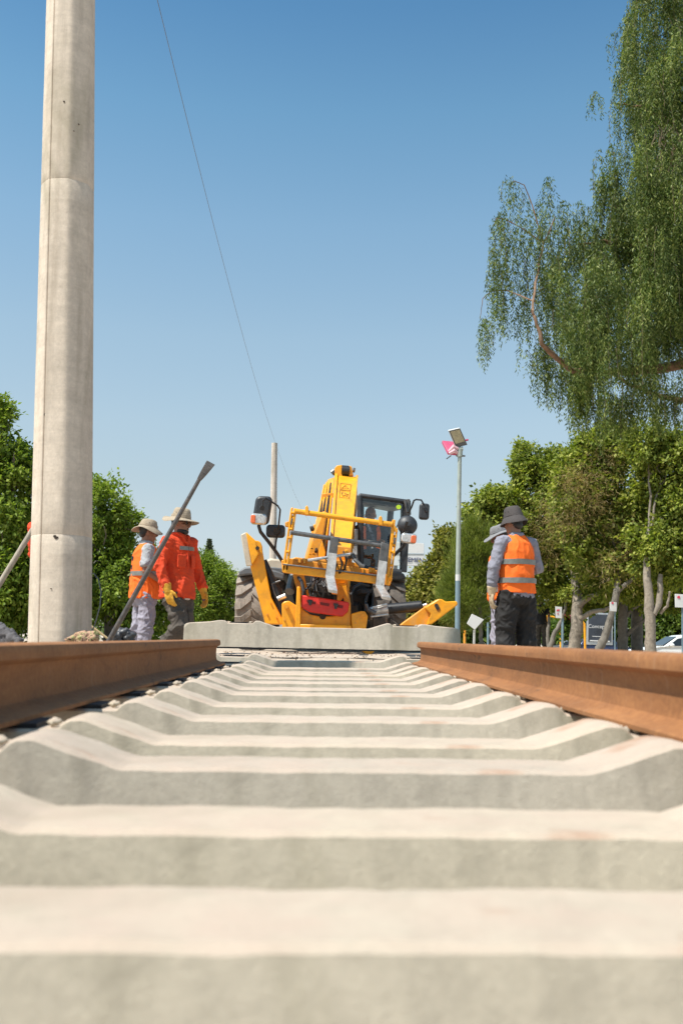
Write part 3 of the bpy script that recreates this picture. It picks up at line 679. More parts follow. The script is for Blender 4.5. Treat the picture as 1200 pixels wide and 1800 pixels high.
# stabiliser on the right, stretched out
SR = MB().prism([(690, 1110), (707, 1095), (748, 1065), (759, 1078), (752, 1100), (720, 1118)], 12.0, .18).build('stabiliser_arm', YELD, TL, bevel=.01)
sfp = [(746, 1068), (771, 1052.5), (777, 1053.5), (783, 1057.5), (802, 1056.5), (804.5, 1061), (803, 1064), (759, 1097), (750, 1099), (757, 1079)]
MB().prism(sfp, 11.93, .30).build('foot_pad', YEL, SR, bevel=.012)
SLOT = M('slot_rim', (.30, .10, .006), .6, 0, .1)
def slot(cx, cy, a, l, r, d, m, nm, par):
    o = []; n = 8
    for s in (1, -1):
        for i in range(n+1):
            t = a+s*0+(-math.pi/2+math.pi*i/n if s > 0 else math.pi/2+math.pi*i/n); o.append((cx+s*l*math.cos(a)+r*math.cos(t), cy+s*l*math.sin(a)+r*math.sin(t)))
    return MB().prism(o, d, .02).build(nm, m, par)
slot(768.5, 1068, R(62), 4.2, 3.6, 11.926, SLOT, 'slot_edge', SR); slot(767.8, 1066.5, R(62), 2.6, 3.0, 11.923, DARK, 'slot', SR)
MB().tpx([(676, 1071.5, 12.15), (741, 1065.5, 12.1)], .068, 18).build('stabiliser_cylinder', BLACK, TL)
MB().tpx([(651, 1076, 12.1), (681, 1070.5, 12.1)], [.06, .07], 18).build('cylinder_head', STEEL, TL)
MB().tpx([(654, 1068, 12.03), (680, 1062.5, 12.03)], .012).tpx([(652, 1084, 12.0), (682, 1080, 12.0)], .012).build('cylinder_clamp', STEEL, TL)
MB().tpx([(741, 1065.5, 12.1), (750, 1063.5, 12.08)], .025, 12).build('rod', CHROME, TL)
for q_, r_ in (([(643, 1062, 12.1), (648, 1075, 12.1), (652, 1090, 12.1)], .02), ([(646, 1072, 12.0), (660, 1078, 12)], .03), ([(678, 1082, 12.02), (679, 1096, 12.02)], .008)): MB().tpx(q_, r_).build('fitting', STEELD, TL)
# front frame
MB().prism([(495, 1061), (500, 1057), (508, 1056), (523, 1066), (523, 1104), (496, 1104)], 11.85, .35).build('cheek_plate', YEL, TL, bevel=.012)
MB().tube([P(503, 1066, 11.85), P(503, 1066, 11.78)], .026, 10).tube([P(500, 1066, 11.80), P(506, 1070, 11.80)], .008, 6).build('pin', YELD, TL)
MB().prism([(522, 1031), (527.5, 1031), (529, 1066), (528, 1106), (518, 1106)], 11.8, .10).build('frame_post', YEL, TL, bevel=.01)
MB().prism([(527, 1063), (534, 1072), (545, 1080), (562, 1083.5), (585, 1083), (602, 1077), (611, 1066), (616, 1058), (617, 1108), (527, 1106)], 11.9, .14).build('front_plate', YEL, TL, bevel=.012)
MB().prism([(527, 1097), (617, 1099), (618, 1112), (527, 1110)], 11.8, .5).build('lower_crossbeam', YEL, TL, bevel=.01)
nn = [(567+6*math.cos(2*math.pi*i/16), 1083+6*math.sin(2*math.pi*i/16)) for i in range(16)]
MB().prism(nn, 11.895, .02).build('tow_hole', HOLE, TL)
MB().prism([(597, 1025), (607, 1026), (613, 1040), (616, 1062), (617, 1100), (609, 1100), (608, 1066), (603, 1050), (598, 1058), (592, 1058)], 12.2, .12).prism([(594, 1026), (597, 1026), (596, 1058), (592, 1058)], 12.1, .05).prism([(594, 1024.5), (607, 1025.5), (607, 1029), (594, 1028)], 12.05, .1).build('frame_upright', YEL, TL, bevel=.008)
MB().prism([(617, 1079), (634, 1074), (641, 1074.5), (646.5, 1083), (643, 1106), (618, 1106)], 11.85, .3).build('cheek_plate', YEL, TL, bevel=.012)
MB().tube([P(638, 1082, 11.85), P(638, 1082, 11.78)], .022, 10).tube([P(634, 1084, 11.8), P(640, 1080, 11.8)], .008, 6).build('pin', YELD, TL)
MB().prism([(514, 1008), (534, 1010), (544, 1048), (530, 1050), (524, 1048)], 12.5, .1).build('frame_upright', YELD, TL, bevel=.01)
MB().prism([(630, 1140), (664, 1140), (652, 1150.5), (644, 1150.5)], 12.0, .25).build('stabiliser_foot', YEL, TL, bevel=.008)
MB().prism([(627, 1098), (640, 1098), (652, 1142), (640, 1142)], 12.1, .12).build('foot_strut', YELD, TL, bevel=.006)
# red tool case
TB = MB().prism([(528.5, 1047), (532, 1046), (612, 1058), (613.5, 1061), (611.5, 1075), (602, 1084), (545, 1076), (530, 1068)], 11.82, .30).build('tool_case', RED, TL, bevel=.014)
for a, b in (((538, 1054.5), (555, 1057.5)), ((561, 1058), (579, 1061)), ((586, 1062), (603, 1064.5))):
    MB().prism([(a[0], a[1]), (b[0], b[1]), (b[0]-1, b[1]+5), (a[0]+2, a[1]+5)], 11.815, .02).build('slot', M('shaded_slot_red', (.16, .008, .006), .6, 0, .1) if a[0] == 538 else bpy.data.materials['shaded_slot_red'], TB)
for x, y in ((545.5, 1058), (590.5, 1064.5)):
    MB().prism([(x-4.5, y-4.5), (x+4, y-3.5), (x+4, y), (x+2.5, y+.5), (x+1.5, y+6), (x-3, y+5.5), (x-3, y), (x-4.5, y-.5)], 11.79, .05).build('latch', PLASTIC, TB, bevel=.005)
# cab
cf = {'tl': P(632, 871, 13.9), 'tr': P(717, 882.5, 13.9), 'br': P(706, 1006, 13.9), 'bl': P(634, 998, 13.9)}
cr = {k: (bk(v, 1.35) if 'r' in k else v+V(.07, 1.35, 0)) for k, v in cf.items()}
for k, dz in (('tl', .07), ('tr', .07)): cr[k] = cr[k]+V(0, 0, dz)
CB = MB().hexa([cf['bl'], cf['br'], cr['br'], cr['bl']], [x+V(0, 0, -.25) for x in (cf['bl'], cf['br'], cr['br'], cr['bl'])]).build('cab_floor', BLACK, TL, bevel=.02)
for a, b, r in ((cf['tl'], cf['bl'], .045), (cr['tl'], cr['bl'], .05), (cr['tr'], cr['br'], .05)): MB().tube([a, b], r, 8).build('cab_pillar', PLASTIC, CB, bevel=.006)
pl = MB()
pl.hexa([P(706, 881, 13.9), P(722, 884, 13.9), P(715, 1006, 13.9), P(704, 1004, 13.9)], [bk(P(706, 881, 13.9), .1), bk(P(722, 884, 13.9), .1), bk(P(715, 1006, 13.9), .1), bk(P(704, 1004, 13.9), .1)])
pl.build('front_pillar', PLASTIC, CB, bevel=.006)
for a, b, r in ((cf['bl'], cf['br'], .04), (cf['tl'], cf['tr'], .035), (cr['tl'], cr['tr'], .03)): MB().tube([a, b], r, 8).build('cab_rail', PLASTIC, CB, bevel=.006)
rf = [cf['tl']+V(-.02, -.02, -.02), cf['tr']+V(.04, -.02, -.02), cr['tr']+V(.04, .05, 0), cr['tl']+V(-.02, .05, 0)]
MB().hexa(rf, [x+V(0, .0, .045) for x in rf]).build('cab_roof', BLACK, CB, bevel=.02)
# soft visor band under the roof at the front and lining
q0 = [cf['tl']+V(0, .03, -.02), cf['tr']+V(0, .03, -.02)]
MB().hexa([q0[0]+V(0, .2, -.05), q0[1]+V(0, .2, -.05), cr['tr']+V(0, -.05, -.05), cr['tl']+V(0, -.05, -.05)], [q0[0]+V(0, .2, -.02), q0[1]+V(0, .2, -.02), cr['tr']+V(0, -.05, -.02), cr['tl']+V(0, -.05, -.02)]).build('roof_lining', GREYP, CB, bevel=.01)
def pane(q, nm, t=.006):
    n_ = (q[1]-q[0]).cross(q[3]-q[0]).normalized()*t
    return MB().hexa(q, [x+n_ for x in q]).build(nm, GLASS, CB)
pane([cf['tl']+V(.03, -.01, -.03), cf['tr']+V(-.08, -.01, -.03), P(704, 1000, 13.89), cf['bl']+V(.03, -.01, .03)], 'windscreen')
pane([cr['tl']+V(.04, 0, -.05), cr['tr']+V(-.04, 0, -.05), cr['br']+V(-.04, 0, .55), cr['bl']+V(.04, 0, .55)], 'rear_window')
MB().hexa([cr['bl'], cr['br'], cr['br']+V(0, .0, .52), cr['bl']+V(0, 0, .52)], [x+V(0, .05, 0) for x in (cr['bl'], cr['br'], cr['br']+V(0, .0, .52), cr['bl']+V(0, 0, .52))]).build('rear_panel', PLASTIC, CB)
MB().prism([(632, 966), (668, 962), (672, 996), (634, 998)], 13.95, .08).build('dashboard', NAVY, CB, bevel=.04)
ed = P(655, 962, 14.2)
sw = MB(); 
sw.tube([ed+Vector((.17*math.cos(a), -.07*math.sin(a)-.02, .13*math.sin(a)*.6)) for a in [2*math.pi*i/20 for i in range(21)]], .014, 8); sw.tube([ed, ed+V(0, -.1, -.25)], .03, 8)
sw.build('steering_wheel', PLASTIC, CB)
se = P(650, 958, 14.95)
MB().box(se+V(0, .0, -.12), (.46, .5, .12)).box(se+V(0, .22, .06), (.40, .12, .42), (.15, 0, 0)).build('seat', PLASTIC, CB, bevel=.04)
e = [(700.3+4.4*math.cos(2*math.pi*i/18), 891.2+3.9*math.sin(2*math.pi*i/18)) for i in range(18)]
MB().prism(e, 13.875, .004).build('round_sticker', M('lime_sticker', (.50, .70, .03), .5, 0, .05), CB)
MB().tpx([(716, 878, 13.85), (718, 905, 13.85)], .035).tpx([(711, 879, 13.8), (715, 900, 13.8)], .02).tpx([(688, 943, 13.8), (697, 925, 13.8), (703, 915, 13.8)], .008).build('pillar_fittings', STEELD, CB)
# lamps and mirrors
def rbox(px0, py0, px1, py1, d, t, m, nm, par, tilt=0, bev=.04, skew=0):
    cx, cy = (px0+px1)/2, (py0+py1)/2; c_, s_ = math.cos(R(tilt)), math.sin(R(tilt)); pts = []; n = 5; rr = min(px1-px0, py1-py0)*.28
    for (sx, sy, a0) in ((1, 1, 0), (-1, 1, 90), (-1, -1, 180), (1, -1, 270)):
        for i in range(n):
            a = R(a0+90*i/(n-1)); x = sx*((px1-px0)/2-rr)+rr*math.cos(a); y = sy*((py1-py0)/2-rr)+rr*math.sin(a)
            x += skew*y; pts.append((cx+x*c_-y*s_, cy+x*s_+y*c_))
    return MB().prism(pts, d, t).build(nm, m, par, bevel=bev, sharp=50)
MA = MB().tpx([(497, 988, 12.6), (488, 974, 12.5), (474, 955, 12.4), (458, 935, 12.3), (455, 925, 12.3), (456, 918, 12.3)], .023).build('mirror_arm', PLASTIC, TL)
rbox(446, 871.5, 475.5, 921.5, 12.2, .12, PLASTIC, 'mirror', MA, 2, .03, -.12)
rbox(440, 902.5, 468.5, 921.5, 12.12, .10, LENS, 'headlight', MA, 4, .02)
rbox(440.5, 905, 449, 919, 12.10, .03, AMBER, 'indicator', MA, 4, .008)
MB().tpx([(461, 890, 12.1), (462, 880, 12.1), (467, 875.5, 12.1), (476, 881, 12.1), (488, 889, 12.15), (492.5, 896, 12.2), (489, 930, 12.3), (483, 965, 12.45)], .011).tpx([(459.5, 893, 12.15), (461, 893, 12.1)], .03).build('mirror_stay', BLACK, MA)
rbox(467.5, 922, 501, 944.5, 12.35, .10, PLASTIC, 'mirror', MA, 2, .025)
MB().tpx([(486, 933, 12.3), (488, 933, 12.34)], .04).build('mirror_joint', DARK, MA)
MR = MB().tpx([(692, 976, 13.2), (703, 966, 13.0), (711, 957, 12.9), (713, 945, 12.9)], .024).build('mirror_arm', PLASTIC, TL)
cc = P(716, 921.5, 12.9); rr = 17.8/F*12.9
dm = MB().lathe(V(0, 0, 0), [(.012, .0), (rr*.22, .0), (rr*.24, .012), (rr*.26, .022), (rr*.6, .035), (rr*.9, .065), (rr, .09), (rr*.98, .11), (.01, .115)], 'Y', 36)
dm.xf(Matrix.Translation(cc+V(0, -.06, 0)) @ Matrix.Rotation(R(-6), 4, 'X')).build('convex_mirror', PLASTIC, MR)
MB().tpx([(715, 917, 12.8), (712, 926, 12.82), (708, 936, 12.85)], [.02, .022, .016]).build('mirror_stay', BLACK, MR)
rbox(704.5, 937, 732, 955, 12.82, .09, LENS, 'headlight', MR, 6, .02)
rbox(722, 941, 731.5, 954.5, 12.80, .03, AMBER, 'indicator', MR, 6, .008)
rbox(736.8, 884.5, 754.5, 913, 13.3, .09, PLASTIC, 'mirror', MR, 3, .025)
MB().tpx([(718, 902, 13.6), (723.5, 890, 13.5), (727, 880, 13.4), (731, 878, 13.35), (740, 879, 13.3), (744, 886, 13.3)], .012).tpx([(746.5, 893, 13.29), (750, 900, 13.28)], .02).build('mirror_stay', BLACK, MR)
# ------------------------------------------------------------------ people
def hand(m, w, fwd, nrm, thumb, s=1.0, curl=.5, rm=1.0):
    """palm, four unequal bent fingers and a thumb; nrm is where the palm faces, thumb the side of the thumb"""
    fwd = fwd.normalized(); nrm = (nrm-fwd*nrm.dot(fwd)).normalized(); lat = (thumb-fwd*thumb.dot(fwd)-nrm*thumb.dot(nrm)).normalized()
    rot = Matrix((lat, fwd, nrm)).transposed()
    m.ell(w+fwd*.05*s, (.040*s*rm, .056*s, .017*s*rm), rot)
    m.tube([w-fwd*.03*s, w+fwd*.03*s], [.026*s*rm, .030*s*rm], 10)
    for k, (lt, ln) in enumerate(((.030, .074), (.010, .084), (-.010, .078), (-.030, .060))):
        p = w+fwd*(.092-.003*k)*s+lat*lt*s; d = fwd.copy(); pts = [p-fwd*.02*s, p]; c = curl*(1+.12*k)
        for q, f in enumerate((.45, .32, .25)):
            d = (d*math.cos(c*(.7+.2*q))+nrm*math.sin(c*(.7+.2*q))).normalized() if q == 0 else (Matrix.Rotation(c*.8, 3, fwd.cross(nrm)) @ d).normalized()
            p = p+d*ln*f*s; pts.append(p)
        m.tube(pts, [.0095*s*rm, .0095*s*rm, .009*s*rm, .0085*s*rm, .007*s*rm], 8)
        m.ell(pts[-1], (.0072*s*rm,)*3, None, 8, 5)
    p = w+fwd*.025*s+lat*.028*s; d = (fwd*.75+lat*.6+nrm*.25).normalized(); q = p+d*.042*s; d2 = (fwd*.9+lat*.15+nrm*.35).normalized(); t = q+d2*.032*s
    m.tube([p, q, t], [.014*s*rm, .012*s*rm, .009*s*rm], 8); m.ell(t, (.009*s*rm,)*3, None, 8, 5)
def band(m, c, rx, ry, z0, z1, a0=0, a1=2*math.pi, t=.008, n=36):
    vs = []; closed = a1-a0 > 6.2
    for i in range(n+1):
        a = a0+(a1-a0)*i/n
        for (r, z) in ((0, z0), (t, z0), (t, z1), (0, z1)):
            vs.append(c+Vector(((rx+r)*math.cos(a), (ry+r)*math.sin(a), z)))
    fs = [(i*4+j, i*4+(j+1) % 4, (i+1)*4+(j+1) % 4, (i+1)*4+j) for i in range(n) for j in range(4)]
    if not closed: fs += [(0, 1, 2, 3), (n*4+3, n*4+2, n*4+1, n*4)]
    return m.add(vs, fs)
JD = dict(hr=(-.09, 0, .93), hl=(.09, 0, .93), kr=(-.10, -.02, .50), kl=(.10, -.02, .50), ar=(-.11, .02, .09), al=(.11, .02, .09),
          sr=(-.185, 0, 1.42), sl=(.185, 0, 1.42), er=(-.25, .02, 1.14), el=(.25, .02, 1.14), wr=(-.25, -.06, .90), wl=(.25, -.06, .90), hd=(0, -.02, 1.625))
def person(label, loc, yaw, s, J, hyaw=0, hpitch=0, clothes=None, lean=0, sit=False, group=None, belly=1.0, hands=('r', 'l'), cat='person'):
    root = thing('person', label, cat, loc, group)
    j = {k: Vector(v) for k, v in {**JD, **J}.items()}; c = clothes or {}
    X = Matrix.Translation(Vector(loc)) @ Matrix.Rotation(R(yaw), 4, 'Z') @ Matrix.Scale(s, 4) @ Matrix.Rotation(R(lean), 4, 'X')
    HR = Matrix.Rotation(R(hyaw), 3, 'Z') @ Matrix.Rotation(R(hpitch), 3, 'X')
    hc = j['hd']
    def hx(x, y, z): return hc+HR @ Vector((x, y, z))
    b = MB()
    b.loft([(V(0, 0, .86), .13, .10), (V(0, 0, .95), .155, .115), (V(0, 0, 1.07), .14, .105), (V(0, 0, 1.22), .155, .115), (V(0, 0, 1.36), .165, .11), (V(0, 0, 1.43), .13, .08), (V(0, 0, 1.47), .07, .06)])
    b.tube([V(0, .01, 1.42), hc+Vector((0, .015, -.03))], [.062, .055], 12)
    for k in 'rl':
        sg = -1 if k == 'r' else 1
        b.tube([j['s'+k]+V(-sg*.06, 0, .0), j['s'+k], j['e'+k], j['w'+k]], [.05, .052, .040, .027], 10)
        b.ell(j['e'+k], (.04,)*3, None, 10, 7)
        b.tube([j['h'+k], j['k'+k], j['a'+k]], [.085, .056, .040], 12); b.ell(j['k'+k], (.056,)*3, None, 10, 7)
        f = (j['a'+k]-j['w'+k])
        d = (j['w'+k]-j['e'+k]).normalized(); d = (d+Vector((0, 0, -.5))).normalized() if not sit else d
        hand(b, j['w'+k], d, Vector((-sg, .25, 0)) if not sit else V(0, 0, -1), Vector((-sg*.25, -1, 0)) if not sit else V(-sg, 0, .2), 1.0 if 'gloves' not in (clothes or {}) else .74, .45 if not sit else .9)
        b.ell(j['a'+k]+V(sg*.01, -.06, -.05), (.045, .13, .042))
    # head
    b.ell(hx(0, .012, .025), (.077, .095, .103), HR); b.ell(hx(0, -.032, -.05), (.058, .066, .078), HR); b.ell(hx(0, -.075, -.108), (.026, .022, .02), HR)
    b.tube([hx(0, -.090, .022), hx(0, -.108, -.012), hx(0, -.118, -.028)], [.008, .011, .014], 8); b.ell(hx(0, -.104, -.034), (.018, .012, .009), HR)
    b.ell(hx(0, -.088, .036), (.05, .016, .012), HR); b.ell(hx(0, -.094, -.064), (.023, .011, .007), HR); b.ell(hx(0, -.092, -.078), (.020, .011, .008), HR)
    for sg in (-1, 1):
        b.ell(hx(sg*.080, .018, -.012), (.010, .020, .032), HR); b.ell(hx(sg*.045, -.06, -.02), (.022, .022, .018), HR); b.ell(hx(sg*.031, -.083, .012), (.013, .010, .009), HR)
    b.xf(X).build('body', SKIN, root, remesh=.0065*s)
    ey = MB()
    for sg in (-1, 1): ey.ell(hx(sg*.031, -.0905, .012), (.011, .005, .0045), HR, 10, 6)
    ey.xf(X).build('eyes', HAIR, root)
    hr = MB().ell(hx(0, .026, .030), (.081, .090, .095), HR); hr.ell(hx(0, .062, -.035), (.060, .040, .048), HR)
    if c.get('beard'): hr.ell(hx(0, -.034, -.088), (.062, .074, .046), HR).ell(hx(0, -.100, -.052), (.024, .008, .006), HR)
    hr.xf(X).build('hair', HAIR, root, remesh=.008*s, disp=[(.012, .006)])
    def cl(m, nm, mt, vox=.010, disp=None, par=None, folds=None):
        return m.xf(X).build(nm, mt, par or root, remesh=vox*s, disp=disp, folds=folds)
    if 'trousers' in c:
        m = MB(); w = c.get('tw', 1.0)
        m.loft([(V(0, 0, .76), .155*w, .12), (V(0, .01, .83), .170*lerp(1, w, .6), .135*belly), (V(0, 0, .88), .164, .126*belly), (V(0, 0, .97), .15, .112*belly), (V(0, 0, 1.0), .14, .10*belly)])
        for k in 'rl':
            m.tube([j['h'+k]+V(0, 0, -.02), j['h'+k].lerp(j['k'+k], .5), j['k'+k], j['k'+k].lerp(j['a'+k], .55), j['a'+k]+V(0, .0, -.02)], [.098*w, .096*w, .084*w, .082*w, .080*w], 14)
        cl(m, 'trousers', c['trousers'], .010, None, None, [((7, 7, 8), .017, .5), ((13, 13, 18), .008, -.7)])
    if 'boots' in c or True:
        m = MB()
        for k in 'rl':
            a = j['a'+k]; sg = -1 if k == 'r' else 1
            m.ell(a+V(sg*.01, -.07, -.045), (.052, .145, .045)).tube([a+V(0, 0, -.05), a+V(0, 0, .06)], [.055, .052], 12).box(a+V(sg*.01, -.065, -.08), (.09, .26, .022))
        m.xf(X).build('boots', DARK, root, remesh=.01*s)
    if 'shirt' in c:
        m = MB(); hem = c.get('shem', .84); sl = c.get('sleeve', 1.0)
        bl = belly
        kv = .92 if 'vest' in c else 1.0; jh = 1.13 if c.get('jacket') else 1.0
        m.loft([(V(0, 0, hem), .185*jh, .142*bl*jh), (V(0, 0, .95), .182*kv*(1+(jh-1)*.6), .142*bl*kv*(1+(jh-1)*.6)), (V(0, 0, 1.08), .172*kv, .132*bl*kv), (V(0, 0, 1.24), .182*kv, .132*kv), (V(0, 0, 1.36), .187*kv, .125*kv), (V(0, 0, 1.43), .150*kv, .10*kv), (V(0, 0, 1.475), .088, .078), (V(0, .0, 1.515), .075, .070)])
        for k in 'rl':
            sg = -1 if k == 'r' else 1; S_, E, W = j['s'+k], j['e'+k], j['w'+k]
            if sl < 1: m.tube([S_+V(-sg*.07, 0, .0), S_, S_.lerp(E, .5), S_.lerp(E, .82)], [.062, .070, .068, .074], 14)
            else:
                pts = [S_+V(-sg*.07, 0, 0), S_, S_.lerp(E, .5), E, E.lerp(W, .3), E.lerp(W, .5), E.lerp(W, .7), E.lerp(W, .82), W.lerp(E, .10)]
                m.tube(pts, [.064, .071, .066, .064, .060, .055, .056, .052, .046], 14); m.ell(E, (.062,)*3)
        o = cl(m, 'jacket' if c.get('jacket') else 'shirt', c['shirt'], .010, None, None, [((9, 9, 5), .014, .3), ((10, 10, 24), .008, .5)] if c.get('jacket') else [((8, 8, 14), .010, .5), ((14, 14, 28), .005, -.4)])
        if c.get('jacket'):
            m = MB()
            for sg in (-1, 1):     # collar wings and pocket flaps
                m.tube([V(sg*.012, -.118, 1.40), V(sg*.052, -.092, 1.475), V(sg*.078, -.02, 1.515)], [.016, .018, .014], 8)
                m.box(V(sg*.088, -.137, 1.255), (.10, .014, .045), (.05, 0, sg*.35)).box(V(sg*.09, -.135, 1.19), (.098, .012, .12), (0, 0, sg*.35))
            m.tube([V(0, -.148, .86), V(0, -.142, 1.1), V(0, -.137, 1.3), V(0, -.120, 1.42)], .011, 8)
            cl(m, 'pockets_and_placket', c['shirt'], .008, ((.04, .008),), o)
            m = MB()
            for a in (R(238), R(272)): band(m, V(0, 0, 0), .192, .134, 1.325, 1.365, a, a+R(32), .012, 12)
            m.xf(X).build('reflective_band', BAND, o)
            m = MB().loft([(V(0, 0, .800), .176, .136), (V(0, 0, .86), .18, .138)]).ell(V(-.165, -.05, .815), (.04, .05, .06)); cl(m, 'undershirt', WHITE, .01, ((.05, .012),))
    if 'vest' in c:
        m = MB(); hem = c.get('vhem', .88); bl = belly
        m.loft([(V(0, 0, hem), .200, .160*bl), (V(0, 0, .97), .197, .158*bl), (V(0, 0, 1.08), .192, .153*bl), (V(0, 0, 1.2), .197, .153), (V(0, 0, 1.32), .193, .148), (V(0, 0, 1.40), .173, .131), (V(0, 0, 1.455), .130, .098), (V(0, .0, 1.485), .088, .078)])
        o = cl(m, 'safety_vest', c['vest'], .010, None, None, [((10, 10, 3.0), .012, .15), ((16, 16, 9), .004, .6)])
        m = MB()
        for z in c.get('bands', (1.0, 1.2)): band(m, V(0, 0, 0), .197, .155*(bl if z < 1.1 else 1), z-.026, z+.026, t=.013, n=72)
        m.xf(X).build('reflective_band', BAND, o, disp=[(.07, .014)])
        if c.get('backmark'):
            m = MB()
            for (a, z, dz) in ((84, 1.30, .03), (96, 1.28, .05), (88, 1.18, .05), (97, 1.16, .03)): band(m, V(0, 0, 0), .192, .150, z, z+dz, R(a), R(a+7), .010, 4)
            m.xf(X).build('back_print', NAVY, o)
    if 'hat' in c:
        ht, crown, brim, droop = c['hat']; m = MB(); n = 40; ph = random.uniform(0, 6)
        prof = [(.001, crown+.004), (.045, crown+.004), (.070, crown-.002), (.082, crown-.018), (.090, crown*.55), (.097, .022), (.100, .006), (.108, -.004), (.100+(brim-.1)*.5, -.012-droop*.35), (brim, -.02-droop), (brim, -.026-droop), (.100+(brim-.1)*.5, -.020-droop*.35), (.100, -.010), (.094, .01), (.085, crown*.5), (.06, crown-.02), (.001, crown-.018)]
        vs = []
        for r, z in prof:
            for q in range(n):
                a = 2*math.pi*q/n; e = max(0, (r-.1)/(brim-.1))
                dz = c.get('wave', .018)*e*(math.sin(2*a+ph)+.5*math.sin(3*a+2*ph)); dr = 1+.02*math.sin(3*a+ph)
                vs.append(hx(r*.93*dr*math.cos(a), .010+r*1.10*dr*math.sin(a), .052+z+dz))
        k = len(prof); m.add(vs, [(i*n+q, i*n+(q+1) % n, (i+1)*n+(q+1) % n, (i+1)*n+q) for i in range(k-1) for q in range(n)])
        m.xf(X); o = m.build('hat', ht, root, sharp=60, disp=[(.05, .010)])
        bb = MB(); vs = []
        for (r, z) in ((.099, .008), (.1025, .008), (.0995, .032), (.0965, .032)):
            for q in range(n):
                a = 2*math.pi*q/n; vs.append(hx(r*.93*math.cos(a), .010+r*1.10*math.sin(a), .052+z))
        bb.add(vs, [(i*n+q, i*n+(q+1) % n, ((i+1) % 4)*n+(q+1) % n, ((i+1) % 4)*n+q) for i in range(4) for q in range(n)]).xf(X).build('hat_band', c.get('hatband', ht), o, disp=[(.05, .008)])
        el = MB()
        for sg in (-1, 1):
            for dy in (-.02, .02): el.ell(hx(sg*.089, .01+dy, .052+crown*.5), (.003, .004, .004), None, 8, 5)
        el.xf(X).build('eyelet', BLACK, o)
    if c.get('glasses'):
        m = MB()
        for sg in (-1, 1):
            m.ell(hx(sg*.033, -.090, .010), (.029, .008, .018), HR); m.tube([hx(sg*.060, -.09, .014), hx(sg*.082, .01, .010)], .003, 6)
        m.tube([hx(-.01, -.100, .014), hx(.01, -.100, .014)], .004, 6); m.xf(X).build('sunglasses', M('dark_lens', (.006, .006, .007), .1, 0, .1), root)
    if 'gloves' in c:
        for k in c.get('gl', 'rl'):
            sg = -1 if k == 'r' else 1; m = MB(); d = (j['w'+k]-j['e'+k]).normalized(); d2 = (d+Vector((0, 0, -.5))).normalized()
            hand(m, j['w'+k], d2, Vector((-sg, .25, 0)), Vector((-sg*.25, -1, 0)), 1.17, .42, 1.10)
            m.tube([j['w'+k]-d*.055, j['w'+k]-d*.02, j['w'+k]+d2*.03], [.056, .047, .036], 14)
            m.xf(X).build('glove', c['gloves'], root, remesh=.0045*s, disp=[(.02, .003)])
    return root
D1 = 10.5
def at(px, d): 
    x = P(px, 1120, d).x; return (x, d, g(x, d))
person('man in orange jacket, khaki brim hat and yellow gloves, looking down beside the bar', at(309, D1), 54, .985,
       dict(kr=(-.10, -.15, .52), ar=(-.12, .20, .12), kl=(.10, -.03, .50), al=(.10, .03, .09), er=(-.275, .0, 1.14), wr=(-.245, -.10, .90), el=(.30, .02, 1.15), wl=(.33, -.07, .91)),
       hyaw=16, hpitch=9, clothes=dict(trousers=BROWNT, tw=1.12, shirt=ORANGEJ, jacket=True, shem=.82, hat=(KHAKI, .105, .185, .010), glasses=True, beard=True, gloves=GLOVEY, wave=.022), belly=1.12)
person('man in orange vest over grey tee and pale trousers, left of the jacketed man', at(251, 11.3), 108, .975,
       dict(er=(-.235, .03, 1.15), wr=(-.17, -.20, 1.02), el=(.23, -.02, 1.15), wl=(.17, -.2, 1.02), kr=(-.11, -.02, .5), kl=(.11, .04, .5)),
       hyaw=8, hpitch=8, clothes=dict(trousers=LILAC, shirt=GREYSHIRT, sleeve=.5, shem=.9, vest=ORANGE, vhem=.85, bands=(1.13,), backmark=True, hat=(KHAKI, .09, .165, .03), wave=.02), belly=1.1)
person('man seen from behind in orange vest with two grey bands and dark bucket hat', at(908, D1), 205, 1.025,
       dict(er=(-.285, -.02, 1.16), wr=(-.14, -.23, 1.10), el=(.275, -.01, 1.15), wl=(.265, -.06, .90), kr=(-.12, -.02, .5), kl=(.12, -.03, .5), ar=(-.14, .02, .09), al=(.14, .0, .09), hd=(0.012, -.03, 1.62)),
       hyaw=10, hpitch=10, clothes=dict(trousers=BLACKT, tw=1.22, shirt=BLUESHIRT, shem=.84, vest=ORANGE, vhem=.885, bands=(1.015, 1.205), hat=(DARKHAT, .115, .142, .045), gloves=GLOVEC, gl='l', wave=.008), belly=1.08)
person('man in wide grey hat looking down, mostly hidden behind the bucket-hatted man', at(882, 11.4), -84, .985,
       dict(er=(-.23, .03, 1.15), wr=(-.22, -.02, .90)), hyaw=0, hpitch=20, clothes=dict(trousers=LILAC, shirt=BLUESHIRT, shem=.86, vest=ORANGE, hat=(GREYHAT, .085, .185, .012), wave=.014))
person('person in orange vest almost fully hidden behind the thick concrete pole', at(87, 8.9), 172, .96,
       dict(el=(.245, -.16, 1.2), wl=(.13, -.36, 1.28), er=(-.22, -.05, 1.15), wr=(-.1, -.25, 1.1)), clothes=dict(trousers=BROWNT, shirt=ORANGEJ, vest=ORANGE, hat=(KHAKI, .09, .15, .02)))
w6 = at(951, 33); w6 = (w6[0], 33, H-.30)
person('distant bare-headed man in black shirt standing under the trees', w6, -20, 1.0, dict(er=(-.26, .02, 1.15)), clothes=dict(trousers=BROWNT, shirt=BLACKC, sleeve=.5, shem=.82))
dp = P(651, 906, 14.75)
